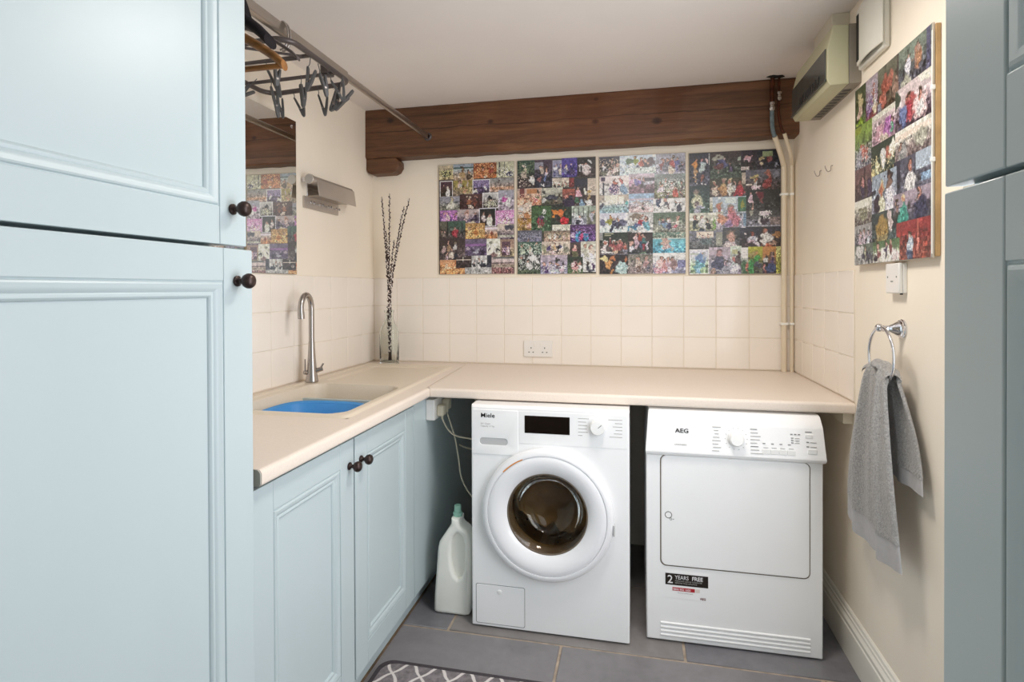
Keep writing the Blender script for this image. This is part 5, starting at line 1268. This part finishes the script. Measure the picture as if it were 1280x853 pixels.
S5 = """
R 0 0 100 100 433 433
R 0 0 18 22 342 453;E 9 8 5 6 cb8;E 8 15 4 5 ca9;E 9 20 9 2 8a2
R 18 0 36 24 a9a 745;E 30 9 3 7 a65;E 32 17 3 6 dca;E 24 14 6 6 869;E 28 22 6 3 844;S 18 2 36 16 bbc .3
R 36 0 64 24 665 543;E 47 10 6 5 a54;E 53 9 4 5 b65;E 44 17 6 5 b65;B 62 0 64 22 433;E 60 14 4 8 976;B 36 18 41 22 889
R 64 0 100 20 787 445;P 76 6 2.2 eed b98;E 76 12 5 6 dde;E 73 17 8 4 aa9;E 86 9 5 7 a76;P 87 4 2.2 a75 b98;B 95 0 99 18 557
R 27 22 62 38 cbb a89;E 40 33 10 5 c9a;E 52 32 9 6 a6a;E 46 36 8 3 cba;P 55 29 1.6 6a8;B 27 22 62 25 ddc
R 60 18 100 40 dcc 434;E 78 29 8 8 b55;E 88 31 9 8 ecc;E 70 33 7 7 67a;P 76 25 2.4 b45 b76;P 88 26 2.4 ddd c87;E 62 22 5 6 454;E 94 20 8 3 eed
R 0 22 28 48 8a4 556;E 13 38 5 6 c65;E 8 41 6 5 99a;P 20 35 2 c65;S 0 34 28 48 bbb .25;E 4 24 8 4 9a3
R 0 46 28 66 755 433;E 14 56 3 5 c87;P 14 54 2.4 435 c88;E 24 58 4 5 435;B 16 47 17 60 322
R 27 38 62 56 343 454;E 36 50 4 5 dda;E 44 47 4 6 ddd;E 52 46 5 5 b65;E 57 44 4 6 eed;E 30 54 4 4 cb7;S 27 44 62 56 cb8 .2
R 60 38 100 52 eed 766;B 60 40 100 43 edc;E 70 48 5 5 999;E 90 46 8 5 aa9;P 66 46 2 999
R 58 52 100 68 556 556;P 78 57 3.4 dde b76;E 78 65 8 6 ddd;B 84 52 100 60 abc;B 90 62 100 66 8ac;B 58 52 66 68 334
R 28 54 62 78 9ab 778;P 42 63 4.2 ddb c75 cb8;P 53 59 4.4 dde 865 322;E 42 74 7 6 ddb;E 55 72 7 9 dde;B 28 62 34 64 334;E 36 70 5 6 323
R 0 64 28 80 ddc 544;E 14 72 8 4 886;S 0 70 28 80 aa9 .3;B 0 64 22 68 eed
R 0 78 30 92 aaa 334;P 10 83 1.8 dbc;P 16 83 1.8 bab;P 22 83 1.8 cde;S 4 82 28 90 cbc .3
R 28 74 64 92 344 455;E 43 83 11 8 a84;E 43 88 10 3 985;E 54 78 3 8 cbb;E 34 90 4 3 333
R 58 68 100 84 a9a 445;P 70 72 3 4a8 c86 dc9;E 70 79 7 6 398;P 88 71 3.4 334 c87;E 90 78 9 7 335;P 62 74 2.4 333
R 62 82 100 100 a33 943;E 78 94 4 7 bcd;P 78 89 2 bcd dba;E 78 98 4 4 457;B 86 82 88 98 c65
R 0 89 34 100 676 aaa;E 20 96 11 3.2 445;E 24 98 2 2 222;E 10 98 2 2 222;P 18 92 1.4 bb9;E 8 92 8 3 ddd
R 30 89 66 100 574 ddc;E 48 96 14 5 eed;P 48 91 1.8 435;P 54 89 1.8 844;P 38 92 1.8 955;E 34 98 3 3 323;E 60 97 5 4 edd
"""
t = thing('photo_board', 'photo collage board standing off the right wall on a wooden back, beside the fan', 'photo collage', (XR, 1.86, 1.372))
BY0, BY1, BZ0, BZ1 = 1.600, 2.104, 1.374, 1.962
MB().box(XR - .012, BY0 - .004, BZ0 + .004, XR - .001, BY1 - .004, BZ1 - .004).build('wooden_back', 'board_wood', t, bevel=.001, label='light wooden backing frame')
MB().box(XR - .018, BY0, BZ0, XR - .012, BY1, BZ1).build('backing_board', 'board_core', t, bevel=.001)
def nloc5(u, v): return u / 100, v / 100
def place5(a, b=None, d=0):
    if a == 'size': return (BY1 - BY0, BZ1 - BZ0)
    return (XR - .018 - d, BY1 - .002 - (BY1 - BY0 - .004) * a, BZ1 - .002 - (BZ1 - BZ0 - .004) * b)
collage(t, S5, nloc5, place5, .0042, 12)
for zz in (1.80, 1.62):
    MB().box(XR - .022, BY0 - .004, zz - .006, XR - .012, BY0 + .004, zz + .006).build('board_clip', 'clip_white', t, bevel=.002)
MB().tube([(XR - .0190, BY0 - .001, BZ1 - .02), (XR - .0195, BY0 - .001, 1.80), (XR - .0190, BY0 - .002, 1.70), (XR - .0195, BY0 - .001, 1.62), (XR - .0190, BY0 - .001, BZ0 + .01)], .0014, 6).build('clip_cord', 'clip_white', t)
